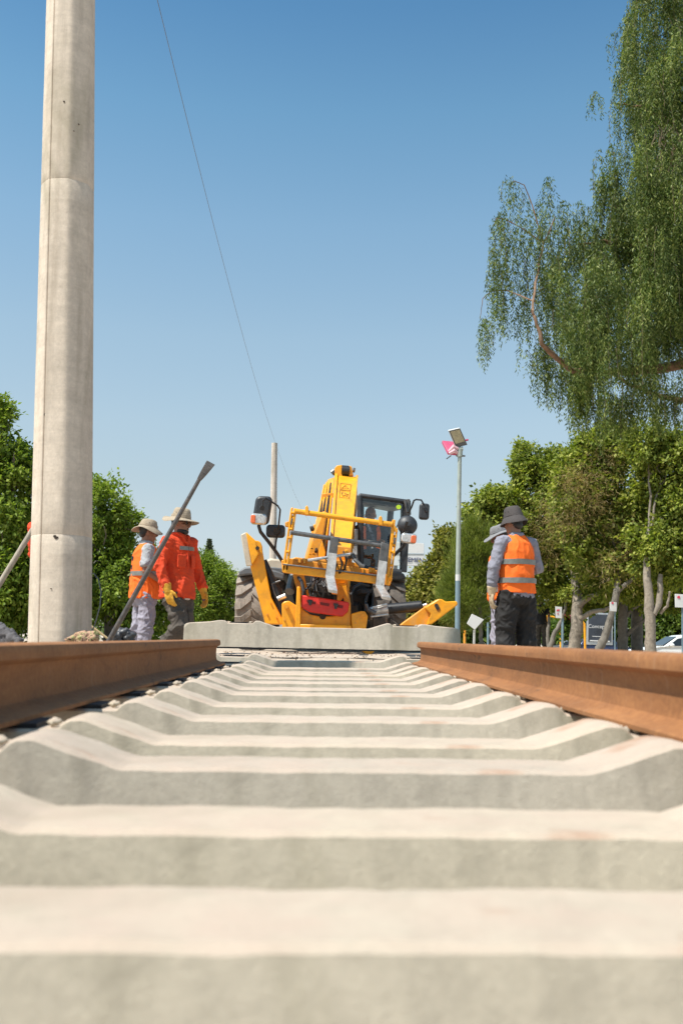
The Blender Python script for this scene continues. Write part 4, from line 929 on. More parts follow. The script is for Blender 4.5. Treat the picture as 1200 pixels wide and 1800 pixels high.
person('driver in dark shirt with orange straps sitting inside the loader cab', (dp.x, 14.75, dp.z-1.625), 4, 1.0,
       dict(kr=(-.13, -.44, .93), kl=(.13, -.44, .93), ar=(-.14, -.50, .55), al=(.14, -.50, .55), er=(-.26, -.12, 1.17), el=(.26, -.12, 1.17), wr=(-.14, -.38, 1.20), wl=(.14, -.38, 1.20)),
       hpitch=8, sit=True, clothes=dict(trousers=BLACKT, shirt=NAVY, shem=.88))
drv = [o for o in bpy.data.objects if o.get('label', '').startswith('driver')][0]
m = MB()
for sg in (-1, 1):
    q = [V(sg*.10, -.165, .95), V(sg*.105, -.155, 1.2), V(sg*.11, -.145, 1.36), V(sg*.10, -.06, 1.455)]
    for a, b in zip(q, q[1:]): m.hexa([a+V(-.028, 0, 0), a+V(.028, 0, 0), b+V(.028, 0, 0), b+V(-.028, 0, 0)], [x+V(0, .02, -.01) for x in (a+V(-.028, 0, 0), a+V(.028, 0, 0), b+V(.028, 0, 0), b+V(-.028, 0, 0))])
m.xf(Matrix.Translation(Vector((dp.x, 14.75, dp.z-1.625))) @ Matrix.Rotation(R(4), 4, 'Z')).build('safety_strap', ORANGE, drv)

# ------------------------------------------------------------------ bars, bags, wire end on the left
B0 = P(191, 1128, 9.5); B1 = P(362, 822, 9.35); zb = g(B0.x, 9.5)-.08
B0 = B0+(B0-B1)*((B0.z-zb)/(B1.z-B0.z))
PB = thing('pry_bar', 'long grey iron pry bar with a flattened tip leaning in front of the two men', 'pry bar', tuple(B0))
MB().tube([B0, B0.lerp(B1, .5), B1-(B1-B0)*.05], [.026, .024, .019], 14).build('shaft', IRON, PB)
ax = (B1-B0).normalized(); sd = ax.cross(Vector((0, 1, 0))).normalized(); T0 = B1-(B1-B0)*.055; T1 = P(371, 813, 9.33)
def ringq(c, w, t): return [c+sd*w+V(0, t, 0), c+sd*w-V(0, t, 0), c-sd*w-V(0, t, 0), c-sd*w+V(0, t, 0)]
mm = MB(); r0, r1, r2, r3 = ringq(T0, .019, .019), ringq(T0.lerp(T1, .35), .030, .017), ringq(T0.lerp(T1, .8), .040, .010), ringq(T1, .044, .004)
for a, b in ((r0, r1), (r1, r2), (r2, r3)): mm.hexa(a, b)
mm.build('chisel_tip', IRON, PB, bevel=.003)
C0 = P(-62, 1128, 8.3); C1 = P(64, 921, 8.4); zb = g(C0.x, 8.3)-.05; C0 = C0+(C0-C1)*((C0.z-zb)/(C1.z-C0.z))
tag(MB().tube([C0, C1], [.026, .022], 12).build('wooden_bar', WOOD), 'weathered straight bar slanting up behind the left side of the thick pole', 'bar')
def heap(name, label, cat, pts, mt, disp):
    m = MB()
    for px, py, d, r in pts:
        p = P(px, py, d); m.ell(p, (r, r*.9, r*.8))
    x0 = P(pts[0][0], 1125, pts[0][2]); zz = g(x0.x, pts[0][2])
    lo = [P(px, py, d) for px, py, d, r in pts]
    for q, t in zip(lo, pts): m.tube([q, Vector((q.x, q.y, zz))], [t[3]*.8, t[3]*1.0], 12)
    return tag(m.build(name, mt, remesh=.012, disp=disp), label, cat)
heap('jacket_pile', 'heap of dark grey cloth lying at the left picture edge', 'clothing', [(4, 1112, 7.6, .07), (14, 1116, 7.6, .06), (24, 1121, 7.55, .05), (-8, 1108, 7.7, .08), (33, 1126, 7.5, .04)], GREYBAG, [(.05, .05), (.02, .02)])
heap('camouflage_bag', 'brown and green camouflage bag slumped against the foot of the thick pole', 'bag', [(130, 1120, 6.62, .025), (138, 1116, 6.62, .028), (147, 1115.5, 6.6, .032), (156, 1117, 6.62, .035), (120, 1124, 6.6, .022), (166, 1115, 6.62, .030), (173, 1113, 6.62, .014), (151, 1111, 6.65, .018), (142, 1122, 6.55, .03), (163, 1121, 6.56, .03)], CAMO, [(.03, .030), (.012, .010)])
heap('dark_bag', 'black cloth bag lying behind the lower end of the pry bar', 'bag', [(212, 1112, 10.1, .06), (222, 1112, 10.1, .06), (232, 1118, 10.1, .05), (206, 1118, 10.0, .05)], M('shiny_dark_cloth', (.045, .046, .05), .4, 0, .5, 9, .3), [(.06, .05), (.02, .02)])
cp = [(162, 1112, 6.9), (168, 1095, 6.9), (176, 1066, 6.92), (178, 1040, 6.95), (173, 1018, 6.98), (165, 1008, 7.0), (159, 1010, 6.98)]
tag(MB().tpx(cp, .0045, 6).build('loose_cable', GREYP), 'thin grey cable end curling out from behind the thick pole', 'cable')
s0, s1 = P(157, 1091, 9.9), P(196, 1104, 9.9)
tag(MB().tube([Vector((s0.x-.12, 9.9, s0.z+.05)), Vector((s1.x+.5, 9.9, g(s1.x, 9.9)))], .011, 8).build('bamboo_stick', M('straw_cane', (.45, .33, .17), .7, 0, .2)), 'thin straw coloured cane sloping down right of the thick pole', 'stick')
# ------------------------------------------------------------------ foliage
def unit(a): return a/np.maximum(1e-9, np.linalg.norm(a, axis=1, keepdims=True))
def leaf_quads(pos, dr, nrm, L, W):
    """one bent leaf per point: base, side, tip, side"""
    dr = unit(dr); sd = unit(np.cross(dr, nrm)); up = np.cross(sd, dr); L = L[:, None]; W = W[:, None]
    v = np.stack([pos, pos+dr*L*.42+sd*W*.5+up*L*.06, pos+dr*L-up*L*.08, pos+dr*L*.42-sd*W*.5+up*L*.06], 1).reshape(-1, 3)
    return v, np.arange(len(pos)*4).reshape(-1, 4)
def clusters(blobs, n):
    """twig positions in uneven ellipsoids; outer shell favoured; returns centres and outward directions"""
    C, O = [], []
    vol = np.array([b[1][0]*b[1][2] for b in blobs]); cnt = (vol/vol.sum()*n).astype(int)+1
    for (c, r), k in zip(blobs, cnt):
        d = unit(rng.normal(size=(k, 3))); t = rng.random(k)**.45
        ph = rng.random(6)*6.28
        lump = 1+.16*np.sin(d[:, 0]*4+ph[0])*np.sin(d[:, 2]*5+ph[1])+.12*np.sin(d[:, 0]*9+ph[2])*np.sin(d[:, 2]*8+ph[3])+.07*rng.normal(size=k)
        p = d*(t*lump)[:, None]
        # boughs: most twigs gather round some off-centre points, leaving hollows between
        ns = max(7, int(9+5*(np.array(r)[[0, 2]].mean()))); sd = unit(rng.normal(size=(ns, 3)))*rng.uniform(.55, 1.02, (ns, 1))
        w = rng.integers(0, ns, k); q = sd[w]+rng.normal(size=(k, 3))*.165; pick = rng.random(k) < .80
        p = np.where(pick[:, None], q, p); d = np.where(pick[:, None], unit(q-sd[w]*.55), d)
        C.append(np.array(c)+p*np.array(r)); O.append(d)
    return np.concatenate(C), np.concatenate(O)
def leafy(name, blobs, n, per, spread, L, W, m, parent, droop=.35, needle=False):
    C, O = clusters(blobs, n); N_ = len(C)*per
    c = np.repeat(C, per, 0); o = np.repeat(O, per, 0)
    # a twig carries its leaves along a short line
    tw = unit(O+rng.normal(size=O.shape)*.7+np.array([0, 0, .25])); t = rng.random(N_)-.3
    pos = c+np.repeat(tw, per, 0)*(t*spread*1.6)[:, None]+rng.normal(size=(N_, 3))*spread*.42
    dr = unit(o*.55+np.repeat(tw, per, 0)*.4+rng.normal(size=(N_, 3))*(.75 if not needle else .35)+np.array([0, 0, -droop]))
    nr = unit(rng.normal(size=(N_, 3))*.75+np.array([0, 0, 1.0])+o*.35)
    Ls = L*(.65+.7*rng.random(N_)); Ws = W*(.65+.7*rng.random(N_))
    v, f = leaf_quads(pos, dr, nr, Ls, Ws)
    return fast_mesh(name, v, f, m, parent), C
LG = leaf_mat('fresh_green_leaf', [(.09, .15, .022), (.16, .235, .035), (.235, .315, .052), (.33, .39, .09)], .46)
LG2 = leaf_mat('mid_green_leaf', [(.05, .09, .018), (.085, .14, .026), (.13, .20, .036), (.20, .27, .06)], .4)
LY = leaf_mat('olive_green_leaf', [(.10, .14, .024), (.18, .23, .040), (.29, .335, .060), (.45, .45, .13)], .42, .55)
LY2 = leaf_mat('dusty_yellow_green_leaf', [(.09, .11, .02), (.17, .18, .034), (.28, .265, .06), (.40, .35, .12)], .38, .55)
LB = leaf_mat('brown_dry_foliage', [(.22, .155, .075), (.32, .225, .11), (.42, .31, .17), (.22, .22, .07)], .38)
LP = leaf_mat('pepper_leaf', [(.035, .065, .018), (.085, .135, .034), (.155, .21, .06), (.33, .37, .14)], .36, .5, 1.8, (.5, 1.5))
LN = leaf_mat('soft_needle', [(.11, .155, .026), (.16, .21, .038), (.22, .26, .06), (.28, .30, .09)], .36)
LC = leaf_mat('conifer_needle', [(.07, .095, .055), (.11, .14, .08), (.15, .18, .11)], .25)
BARKP = M('pale_mottled_bark', (.27, .225, .175), .85, 0, .4, 5, .5, 24, .015, dirt=(.085, .062, .045), dirtamt=.9)
BARKG = M('grey_bark', (.17, .15, .125), .9, 0, .35, 6, .5, 22, .015, dirt=(.09, .075, .06), dirtamt=.6)
BARKR = M('reddish_bark', (.20, .118, .068), .9, 0, .5, 9, .5, 20, .012, dirt=(.10, .065, .045), dirtamt=.6)
TWIG = M('twig_bark', (.14, .105, .06), .85, 0, .3)
def BL(px, py, d, rx, ry, rd):
    """crown mass: photo pixel centre, pixel half sizes, half depth in metres"""
    k = d/F; return (tuple(P(px, py, d)), (rx*k, rd, ry*k))
def wob(pts, amp, n=5):
    o = []
    for a, b in zip(pts, pts[1:]):
        for i in range(n): o.append(Vector(a).lerp(Vector(b), i/n)+Vector((random.uniform(-1, 1), random.uniform(-1, 1), random.uniform(-.4, .4)))*amp)
    o.append(Vector(pts[-1])); return o
def tree(name, label, cat, blobs, lm, n, per, spread, L, W, trunks, bark, group, limbs=True, droop=.35, needle=False, extra=None, twigs=.12):
    """trunks: list of (pixel path [(px,py,d)...], [radii])"""
    b0 = P(*trunks[0][0][0]) if trunks else Vector(blobs[0][0])
    gz = g(b0.x, b0.y)
    root = thing(name, label, cat, (b0.x, b0.y, gz), group)
    cr, C = leafy('crown', blobs, n, per, spread, L, W, lm, root, droop, needle)
    if extra:
        for e in extra: leafy('dry_foliage', *e, root)
    tk = MB(); top = None
    for path, rad in trunks:
        pts = [P(*q) for q in path]
        if pts[0].z < H+.05: pts[0] = pts[0]; pts = [Vector((pts[0].x, pts[0].y, g(pts[0].x, pts[0].y)-.05))]+pts; rad = [rad[0]*1.25]+list(rad)
        q = wob(pts, .02, 4); r = [lerp(rad[min(len(rad)-1, int(i/4))], rad[min(len(rad)-1, int(i/4)+1)], (i % 4)/4)*random.uniform(.93, 1.07) for i in range(len(q))]
        tk.tube(q, r, 12); top = top or (q[-1], r[-1])
    if tk.v: tk.build('trunk', bark, root)
    if limbs and top:
        lb = MB()
        for (c, r) in blobs:
            c = Vector(c); q = wob([top[0], top[0].lerp(c, .5)+Vector((0, 0, .12)), c], .06, 3)
            lb.tube(q, [lerp(top[1]*.6, .02, i/(len(q)-1)) for i in range(len(q))], 8)
            for _ in range(7):
                e = c+Vector((random.uniform(-1, 1)*r[0], random.uniform(-1, 1)*r[1], random.uniform(-1, 1)*r[2]))*.85
                q = wob([top[0].lerp(c, random.uniform(.6, 1)), e], .05, 4); lb.tube(q, [lerp(.025, .006, i/(len(q)-1)) for i in range(len(q))], 6)
        lb.build('limbs', bark, root)
    return root
# left side
GL = 'leafy green trees along the left side'
tree('broadleaf_tree', 'tall leafy green tree at the left edge, behind the thick concrete pole', 'tree',
     [BL(-10, 770, 17, 45, 72, .6), BL(-40, 850, 17, 70, 110, .9), BL(30, 880, 17, 45, 85, .8), BL(35, 830, 16.8, 22, 38, .4), BL(5, 1000, 17, 90, 110, 1.0), BL(60, 960, 17.2, 50, 110, .9), BL(95, 1050, 17.4, 60, 80, .8), BL(8, 720, 17, 14, 28, .25), BL(52, 812, 17, 16, 20, .25)],
     LG, 5200, 9, .10, .085, .048, [([(0, 1118, 17), (0, 1040, 17), (-5, 940, 17)], [.14, .12, .08])], BARKG, GL)
tree('broadleaf_tree', 'rounded leafy green tree between the thick pole and the two men', 'tree',
     [BL(195, 905, 18, 38, 50, .6), BL(172, 880, 18, 22, 32, .4), BL(222, 925, 18, 24, 42, .5), BL(185, 1000, 18, 60, 90, .9), BL(235, 1030, 18, 55, 90, .9), BL(140, 960, 18.3, 50, 100, .8), BL(285, 1060, 18.4, 50, 60, .8)],
     LG, 4600, 9, .10, .080, .044, [([(195, 1118, 18), (195, 1040, 18), (195, 950, 18)], [.12, .10, .06])], BARKG, GL)
tree('leafy_bush', 'low bright green leafy bush between the jacketed man and the loader wheel', 'bush',
     [BL(370, 1030, 26, 42, 50, .9), BL(340, 1020, 26, 30, 40, .8), BL(400, 1050, 26, 26, 46, .7), BL(355, 1080, 26, 70, 45, 1.0), BL(390, 1008, 26, 16, 16, .3), BL(350, 990, 26, 16, 16, .3), BL(440, 1085, 26.5, 45, 40, .8)],
     LG, 4200, 9, .11, .085, .036, [([(370, 1122, 26), (370, 1080, 26), (370, 1040, 26)], [.09, .08, .05])], BARKG, GL)
# spire conifer far away
c0 = P(368, 1110, 62); CT = thing('conifer_tree', 'small distant spire shaped conifer above the bright green bush', 'tree', (c0.x, 62, g(c0.x, 62)))
MB().tube([Vector((c0.x, 62, g(c0.x, 62))), P(368, 946, 62)], [.2, .02], 8).build('trunk', BARKG, CT)
pos, dr = [], []
for i in range(26):
    y = lerp(948, 1040, i/25); r = lerp(.04, 1.25, (i/25)**1.05)*random.uniform(.7, 1.25)
    nb_ = int(6+i*.6)
    for k in range(nb_):
        a = 2*math.pi*(k+random.random())/nb_; p0 = P(368, y, 62)
        for t in np.linspace(.1, 1, 14):
            for _ in range(3):
                pos.append(p0+Vector((math.cos(a)*r*t, math.sin(a)*r*t, -.35*r*t*t+.2*r*t**4+random.uniform(-.03, .03)))); dr.append((math.cos(a)+random.uniform(-.6, .6), math.sin(a)+random.uniform(-.6, .6), random.uniform(-.6, .2)))
pos = np.array(pos); dr = np.array(dr); v, f = leaf_quads(pos, dr, unit(rng.normal(size=pos.shape)+[0, 0, .6]), np.full(len(pos), .15), np.full(len(pos), .05))
fast_mesh('crown', v, f, LC, CT)
# right side, middle distance
GR = 'street trees on the right side'
tree('broadleaf_tree', 'dusty yellow green broadleaf tree just right of the loader, behind the lamp post', 'tree',
     [BL(786, 978, 34, 24, 36, .9), BL(738, 1047, 34, 24, 38, .9), BL(775, 1050, 34, 50, 60, 1.1), BL(800, 960, 34, 24, 30, .6), BL(820, 1000, 34.5, 35, 60, .9), BL(740, 1090, 34, 34, 30, .8), BL(778, 945, 34, 9, 14, .2), BL(760, 1000, 34, 12, 18, .3)],
     LY2, 4200, 9, .15, .13, .085, [([(770, 1128, 34), (775, 1090, 34), (770, 1050, 34)], [.12, .1, .08])], BARKG, GR)
tree('needle_tree', 'soft light green fine needled young tree between the lamp post and the men', 'tree',
     [BL(830, 985, 26, 26, 55, .5), BL(805, 1010, 26, 24, 60, .5), BL(850, 1000, 26, 24, 65, .5), BL(825, 1050, 26, 45, 50, .7), BL(795, 1055, 26, 24, 40, .5), BL(835, 935, 26, 12, 30, .25), BL(858, 960, 26, 12, 35, .25)],
     LN, 3300, 14, .13, .17, .012, [([(845, 1130, 26), (845, 1095, 26), (838, 1040, 26), (832, 980, 26)], [.055, .05, .04, .02])], BARKG, GR, droop=-.7, needle=True)
tree('broadleaf_tree', 'olive green broadleaf tree with pointed top rising behind the grey-hatted man', 'tree',
     [BL(925, 810, 31, 28, 32, .6), BL(940, 860, 31, 45, 45, .9), BL(880, 880, 31, 46, 28, .8), BL(850, 900, 31, 36, 28, .7), BL(890, 930, 31, 60, 50, 1.0), BL(960, 815, 31, 20, 22, .4), BL(985, 850, 31, 40, 50, .9), BL(830, 920, 31, 16, 22, .4), BL(935, 1000, 31, 60, 70, 1.0), BL(960, 950, 31, 50, 50, .9), BL(980, 1050, 32.5, 45, 22, .6), BL(1020, 1062, 33, 30, 16, .5), BL(918, 786, 31, 9, 9, .2)],
     LY, 6500, 9, .15, .125, .080, [([(1008, 1140, 29.5), (1012, 1110, 29.5), (1014, 1060, 29.7), (1010, 1010, 30), (975, 930, 31)], [.19, .18, .17, .12, .06]), ([(1016, 1065, 29.6), (1035, 1050, 29.3), (1060, 1040, 29)], [.10, .085, .05]), ([(1018, 1088, 29.5), (1040, 1075, 29.2), (1062, 1072, 29), (1085, 1060, 28.8)], [.08, .065, .06, .04])], BARKP, GR)
tree('broadleaf_tree', 'wide olive green tree with patches of brown dry foliage on the right', 'tree',
     [BL(1030, 800, 29, 40, 35, .8), BL(1070, 790, 29, 50, 45, .9), BL(1010, 870, 29, 50, 50, .9), BL(1085, 870, 29, 70, 60, 1.0), BL(1120, 940, 29, 70, 60, 1.0), BL(1040, 950, 29, 60, 60, 1.0), BL(1080, 1010, 29, 60, 40, .9), BL(1025, 778, 29, 12, 10, .2), BL(1130, 1010, 29, 50, 40, .8)],
     LY, 6800, 9, .15, .12, .080, [([(1052, 1140, 28), (1062, 1120, 28), (1075, 1080, 28), (1084, 1040, 28), (1088, 1000, 28.4)], [.12, .11, .10, .10, .07]), ([(1080, 1043, 28), (1105, 1022, 28), (1130, 1000, 28.2)], [.07, .055, .04])], BARKG, GR,
     extra=[([BL(1000, 885, 28.0, 52, 50, .5), BL(975, 905, 28.2, 30, 40, .4), BL(1035, 915, 28.0, 40, 44, .5), BL(1010, 850, 28, 30, 24, .3)], 300, 12, .28, .17, .011, LB), ([BL(1060, 825, 28.1, 40, 40, .4), BL(1085, 1005, 27.6, 50, 26, .4), BL(955, 975, 28.6, 30, 40, .4), BL(1110, 960, 27.8, 40, 40, .4)], 200, 12, .28, .17, .011, LB)])
tree('broadleaf_tree', 'dark green tree at the right edge with a pale mottled straight trunk', 'tree',
     [BL(1170, 830, 27, 50, 60, .9), BL(1190, 900, 27, 45, 60, .9), BL(1160, 960, 27, 50, 50, .8), BL(1200, 990, 27, 50, 45, .8), BL(1230, 880, 27, 60, 100, .9), BL(1140, 780, 27, 40, 40, .7)],
     LY, 5200, 9, .14, .115, .075, [([(1143, 1150, 26.5), (1142, 1110, 26.5), (1140, 1060, 26.5), (1135, 1000, 26.6), (1140, 930, 26.8)], [.145, .14, .13, .10, .06]), ([(1147, 1080, 26.5), (1158, 1060, 26.5), (1160, 1010, 26.6)], [.10, .085, .06]), ([(1158, 1078, 26.6), (1172, 1066, 26.4), (1176, 1040, 26.3)], [.045, .035, .03])], BARKP, GR)
tree('broadleaf_tree', 'tree with a grey forked trunk between the advertising panel and the pale trunk', 'tree',
     [BL(1105, 985, 32, 60, 40, .9), BL(1165, 1000, 32, 60, 45, .9), BL(1060, 985, 32, 40, 35, .8), BL(1060, 1045, 32.5, 40, 20, .6), BL(1120, 1048, 32.5, 45, 22, .6), BL(1175, 1045, 32.5, 40, 26, .6)],
     LY, 3600, 9, .15, .125, .08, [([(1094, 1145, 30), (1093, 1110, 30), (1094, 1085, 30), (1096, 1060, 30), (1090, 1035, 30), (1100, 1000, 31)], [.16, .15, .14, .12, .08, .06]), ([(1095, 1122, 30), (1110, 1108, 29.8), (1128, 1092, 29.6), (1145, 1080, 29.5)], [.07, .06, .05, .04]), ([(1098, 1085, 30), (1112, 1070, 29.8), (1130, 1058, 29.6)], [.06, .05, .04])], BARKG, GR)
b0 = P(1118, 1140, 33)
tag(MB().tube(wob([Vector((b0.x, 33, g(b0.x, 33))), P(1118, 1080, 33), P(1118, 1010, 33.2)], .02), [.20]*4+[.19]*4+[.16]*3 if False else .19, 12).build('tree_trunk', BARKG), 'thick straight grey trunk standing between the forked trunk and the pale trunk', 'tree trunk')
sb = P(968, 1140, 30); 
tree('sapling', 'bent bare grey sapling left of the mottled trunk', 'tree', [BL(1000, 1045, 30, 16, 12, .3)], LY, 60, 8, .12, .11, .07, [([(966, 1140, 30), (972, 1115, 30), (985, 1095, 30), (992, 1070, 30), (997, 1045, 30)], [.075, .07, .06, .045, .03]), ([(963, 1138, 30.3), (963, 1105, 30.3), (964, 1085, 30.3)], [.06, .055, .04])], BARKG, GR, limbs=False)
# far green belt that closes the view
blb = []
for i in range(46): blb.append(BL(random.uniform(775, 1260), random.uniform(1045, 1145), random.uniform(63, 70), random.uniform(25, 50), random.uniform(25, 50), 1.4))
tr = thing('treeline', 'far dense green belt of shrubs closing the view behind the parked cars', 'treeline', (22, 62, -1)); tr['kind'] = 'stuff'
fm, _ = leafy('foliage', blb, 8000, 8, .30, .26, .17, LG2, tr); fm['kind'] = 'stuff'
blb = [BL(random.uniform(-150, 800), random.uniform(1090, 1135), random.uniform(72, 82), random.uniform(25, 50), random.uniform(14, 24), 1.4) for i in range(34)]
tr2 = thing('treeline', 'low far green belt on the horizon, glimpsed behind the loader', 'treeline', (0, 74, 0)); tr2['kind'] = 'stuff'
fm, _ = leafy('foliage', blb, 2600, 8, .35, .30, .2, LG2, tr2); fm['kind'] = 'stuff'

# pepper tree
PT = thing('pepper_tree', 'large weeping pepper tree hanging into the upper right corner', 'tree', (P(1330, 1120, 15.5).x, 15.5, g(P(1330, 1120, 15.5).x, 15.5)))
def inpoly(x, y, poly):
    c = np.zeros(len(x), bool); j = len(poly)-1
    for i in range(len(poly)):
        xi, yi = poly[i]; xj, yj = poly[j]
        k = ((yi > y) != (yj > y)) & (x < (xj-xi)*(y-yi)/(yj-yi+1e-9)+xi); c ^= k; j = i
    return c
def strands(poly, n, d0, d1, lmin, lmax):
    q = np.array(poly); out = []
    while len(out) < n:
        x = rng.uniform(q[:, 0].min(), q[:, 0].max(), 400); y = rng.uniform(q[:, 1].min(), q[:, 1].max(), 400)
        for a, b in np.stack([x, y], 1)[inpoly(x, y, poly)]:
            out.append((a, b, rng.uniform(d0, d1), rng.uniform(lmin, lmax)))
    return out[:n]
STR = []
main = [(1132, -140), (1114, 30), (1084, 130), (1086, 190), (1074, 270), (1068, 330), (1048, 400), (1000, 430), (965, 475), (958, 520), (995, 590), (1020, 640), (1045, 670), (1100, 660), (1150, 610), (1330, 590), (1330, -140)]
for (a, b, d, ln) in strands(main, 345, 13.3, 17.5, .45, 1.15):      # side branches, each with a few tassels
    for _ in range(random.randint(3, 7)):
        a1, b1, d1, l1 = a+random.gauss(0, 12), b+random.gauss(0, 24), d+random.gauss(0, .16), ln*random.uniform(.6, 1.2)
        for _ in range(random.randint(4, 9)): STR.append((a1+random.gauss(0, 5), b1+random.gauss(0, 9), d1+random.gauss(0, .06), l1*random.uniform(.5, 1.1)))
arm = [(905, 322), (930, 345), (955, 340), (968, 360), (1030, 380), (1030, 430), (960, 490), (935, 520), (900, 500), (885, 440), (880, 380)]
STR += strands(arm, 230, 14.6, 15.6, .3, .8)
# tufts: (x0,x1,y root, n, length px)
for (x0, x1, y0, y1, n, l0, l1) in ((888, 905, 312, 322, 9, .3, .5), (958, 968, 310, 325, 9, .35, .7), (866, 884, 372, 400, 14, .6, 1.0), (864, 880, 430, 470, 16, .6, .9), (843, 862, 556, 580, 16, .45, .75), (868, 885, 520, 560, 14, .3, .6), (868, 900, 470, 520, 22, .4, .8), (905, 925, 520, 560, 14, .4, .7), (918, 928, 615, 630, 7, .2, .35), (940, 965, 570, 620, 34, .5, .95), (955, 990, 610, 660, 34, .5, .8), (1000, 1040, 640, 700, 70, .5, .75), (1042, 1050, 160, 178, 9, .25, .4), (1045, 1062, 300, 330, 14, .3, .5), (1096, 1108, 20, 60, 18, .5, .9), (980, 1002, 350, 372, 10, .3, .6), (1012, 1024, 350, 372, 9, .25, .5), (1050, 1110, 690, 715, 90, .35, .6), (1110, 1200, 660, 720, 120, .3, .6), (1040, 1060, 400, 440, 30, .5, .8)):
    for _ in range(n): STR.append((random.uniform(x0, x1), random.uniform(y0, y1), random.uniform(14.7, 15.3), random.uniform(l0, l1)))
pos, dr, nr, Ls = [], [], [], []; tw = MB()
for i, (px, py, d, ln) in enumerate(STR):
    p = np.array(P(px, py, d)); az = rng.uniform(0, 6.28); out = np.array([math.cos(az), math.sin(az), 0])*rng.uniform(.03, .14)
    k = int(ln/.017); t = np.linspace(0, 1, k)
    # rises a little, arches over and hangs
    path = p+np.outer(1-(1-t)**2.2, out)+np.outer(-(t**1.25)*ln+.10*np.sin(np.minimum(1, t*3)*math.pi)*.35, [0, 0, 1.0])
    path += np.outer(np.sin(t*4+az), [.015, .015, 0])
    if i % 11 == 0: tw.tube([Vector(x) for x in path[::max(1, k//5)]], .0035, 4, cap=False)
    a = rng.uniform(0, 6.28, k); s = np.stack([np.cos(a), np.sin(a), np.full(k, -1.35)], 1)+rng.normal(size=(k, 3))*.35
    pos.append(path+rng.normal(size=(k, 3))*.018); dr.append(s); nr.append(rng.normal(size=(k, 3))+[-.3, -.3, .4]); Ls.append(np.full(k, 1.0)*rng.uniform(.048, .080, k))
pos = np.concatenate(pos); dr = np.concatenate(dr); nr = unit(np.concatenate(nr)); Ls = np.concatenate(Ls)
v, f = leaf_quads(pos, dr, nr, Ls, Ls*.22)
fast_mesh('crown', v, f, LP, PT)
tw.build('twigs', TWIG, PT)
tk = MB()
def br(pts, r0, r1, amp=.04, n=10):
    q = wob([P(*p) for p in pts], amp, 4); tk.tube(q, [lerp(r0, r1, i/(len(q)-1))*random.uniform(.86, 1.12) for i in range(len(q))], n)
bx = P(1330, 1120, 15.5); 
tk.tube(wob([Vector((bx.x, 15.5, g(bx.x, 15.5)-.1)), P(1325, 950, 15.5), P(1300, 760, 15.5), P(1290, 500, 15.6), P(1260, 200, 15.6), P(1230, -100, 15.6)], .05, 4), [.34]*4+[.3]*4+[.26]*4+[.2]*4+[.13]*4+[.06], 14)
br([(1300, 740, 15.5), (1245, 705, 15.2), (1190, 704, 15.0), (1140, 690, 15.4), (1080, 660, 15.8)], .065, .025)
q = wob([P(*p) for p in [(1290, 620, 15.5), (1150, 650, 15.6), (1060, 655, 15.4), (1005, 652, 14.4), (968, 622, 13.7), (951, 604, 13.5), (947, 580, 13.5), (938, 556, 13.5), (933, 546, 13.5)]], .010, 4)
rl_ = [.09, .07, .05, .042, .038, .033, .025, .022, .019]; tk.tube(q, [lerp(rl_[min(8, i//4)], rl_[min(8, i//4+1)], i % 4/4)*random.uniform(.9, 1.1) for i in range(len(q))], 12)
br([(935, 550, 13.55), (945, 480, 14.8), (955, 430, 15), (975, 380, 15)], .022, .008, .02, 6)
br([(955, 430, 15), (935, 360, 15), (920, 325, 15), (903, 318, 15), (894, 330, 15)], .012, .004, .006, 6)
br([(950, 425, 15), (918, 402, 15), (888, 385, 15), (872, 384, 15), (866, 400, 15)], .010, .004, .01, 6)
br([(940, 530, 14.0), (890, 510, 15), (862, 512, 15), (848, 525, 15), (843, 560, 15)], .012, .004, .006, 6)
br([(1290, 520, 15.5), (1150, 440, 15.3), (1060, 425, 15.3), (1015, 430, 15.3)], .07, .008)
br([(1270, 300, 15.6), (1180, 215, 15.2), (1130, 190, 15.2), (1095, 182, 15.2)], .06, .008)
br([(1200, 240, 14.2), (1185, 260, 14.0), (1178, 280, 13.9), (1190, 300, 13.9)], .03, .015, .02, 6)
tk.build('trunk', BARKR, PT)
rb = MB()
for _ in range(26):
    x, y = random.uniform(1150, 1200), random.uniform(190, 330); rb.tube(wob([P(x, y, 13.9), P(x+random.uniform(-30, 10), y+random.uniform(20, 70), 13.8)], .04, 3), .006, 5)
rb.build('bare_twigs', TWIG, PT)

# ------------------------------------------------------------------ things far away on the right
# big white board with lettering
bd = 62.0; bp = P(726, 975, bd)
SG = thing('billboard', 'big white board with blue lettering seen between the loader cab and the trees', 'sign', (bp.x, bd, g(bp.x, bd)))
MB().prism([(690, 952), (745, 955), (745, 994), (690, 994)], bd, .2).build('board', WHITE, SG, bevel=.02)
NV = M('navy_lettering', (.03, .045, .12), .5, 0, .1)
tp = P(722, 984.5, bd-.03); text('-BREMEN', .40, tp, (R(90), R(.8), 0), NV, SG, 'lettering', .01)
MB().prism([(692, 972.8), (745, 973.4), (745, 974.6), (692, 974)], bd-.03, .05).build('line', BLUEP, SG)
MB().tube([P(695, 985, bd+.3), Vector((P(695, 985, bd).x, bd+.3, g(0, bd)))], .12, 8).tube([P(740, 985, bd+.3), Vector((P(740, 985, bd).x, bd+.3, g(0, bd)))], .12, 8).build('leg', STEELD, SG)
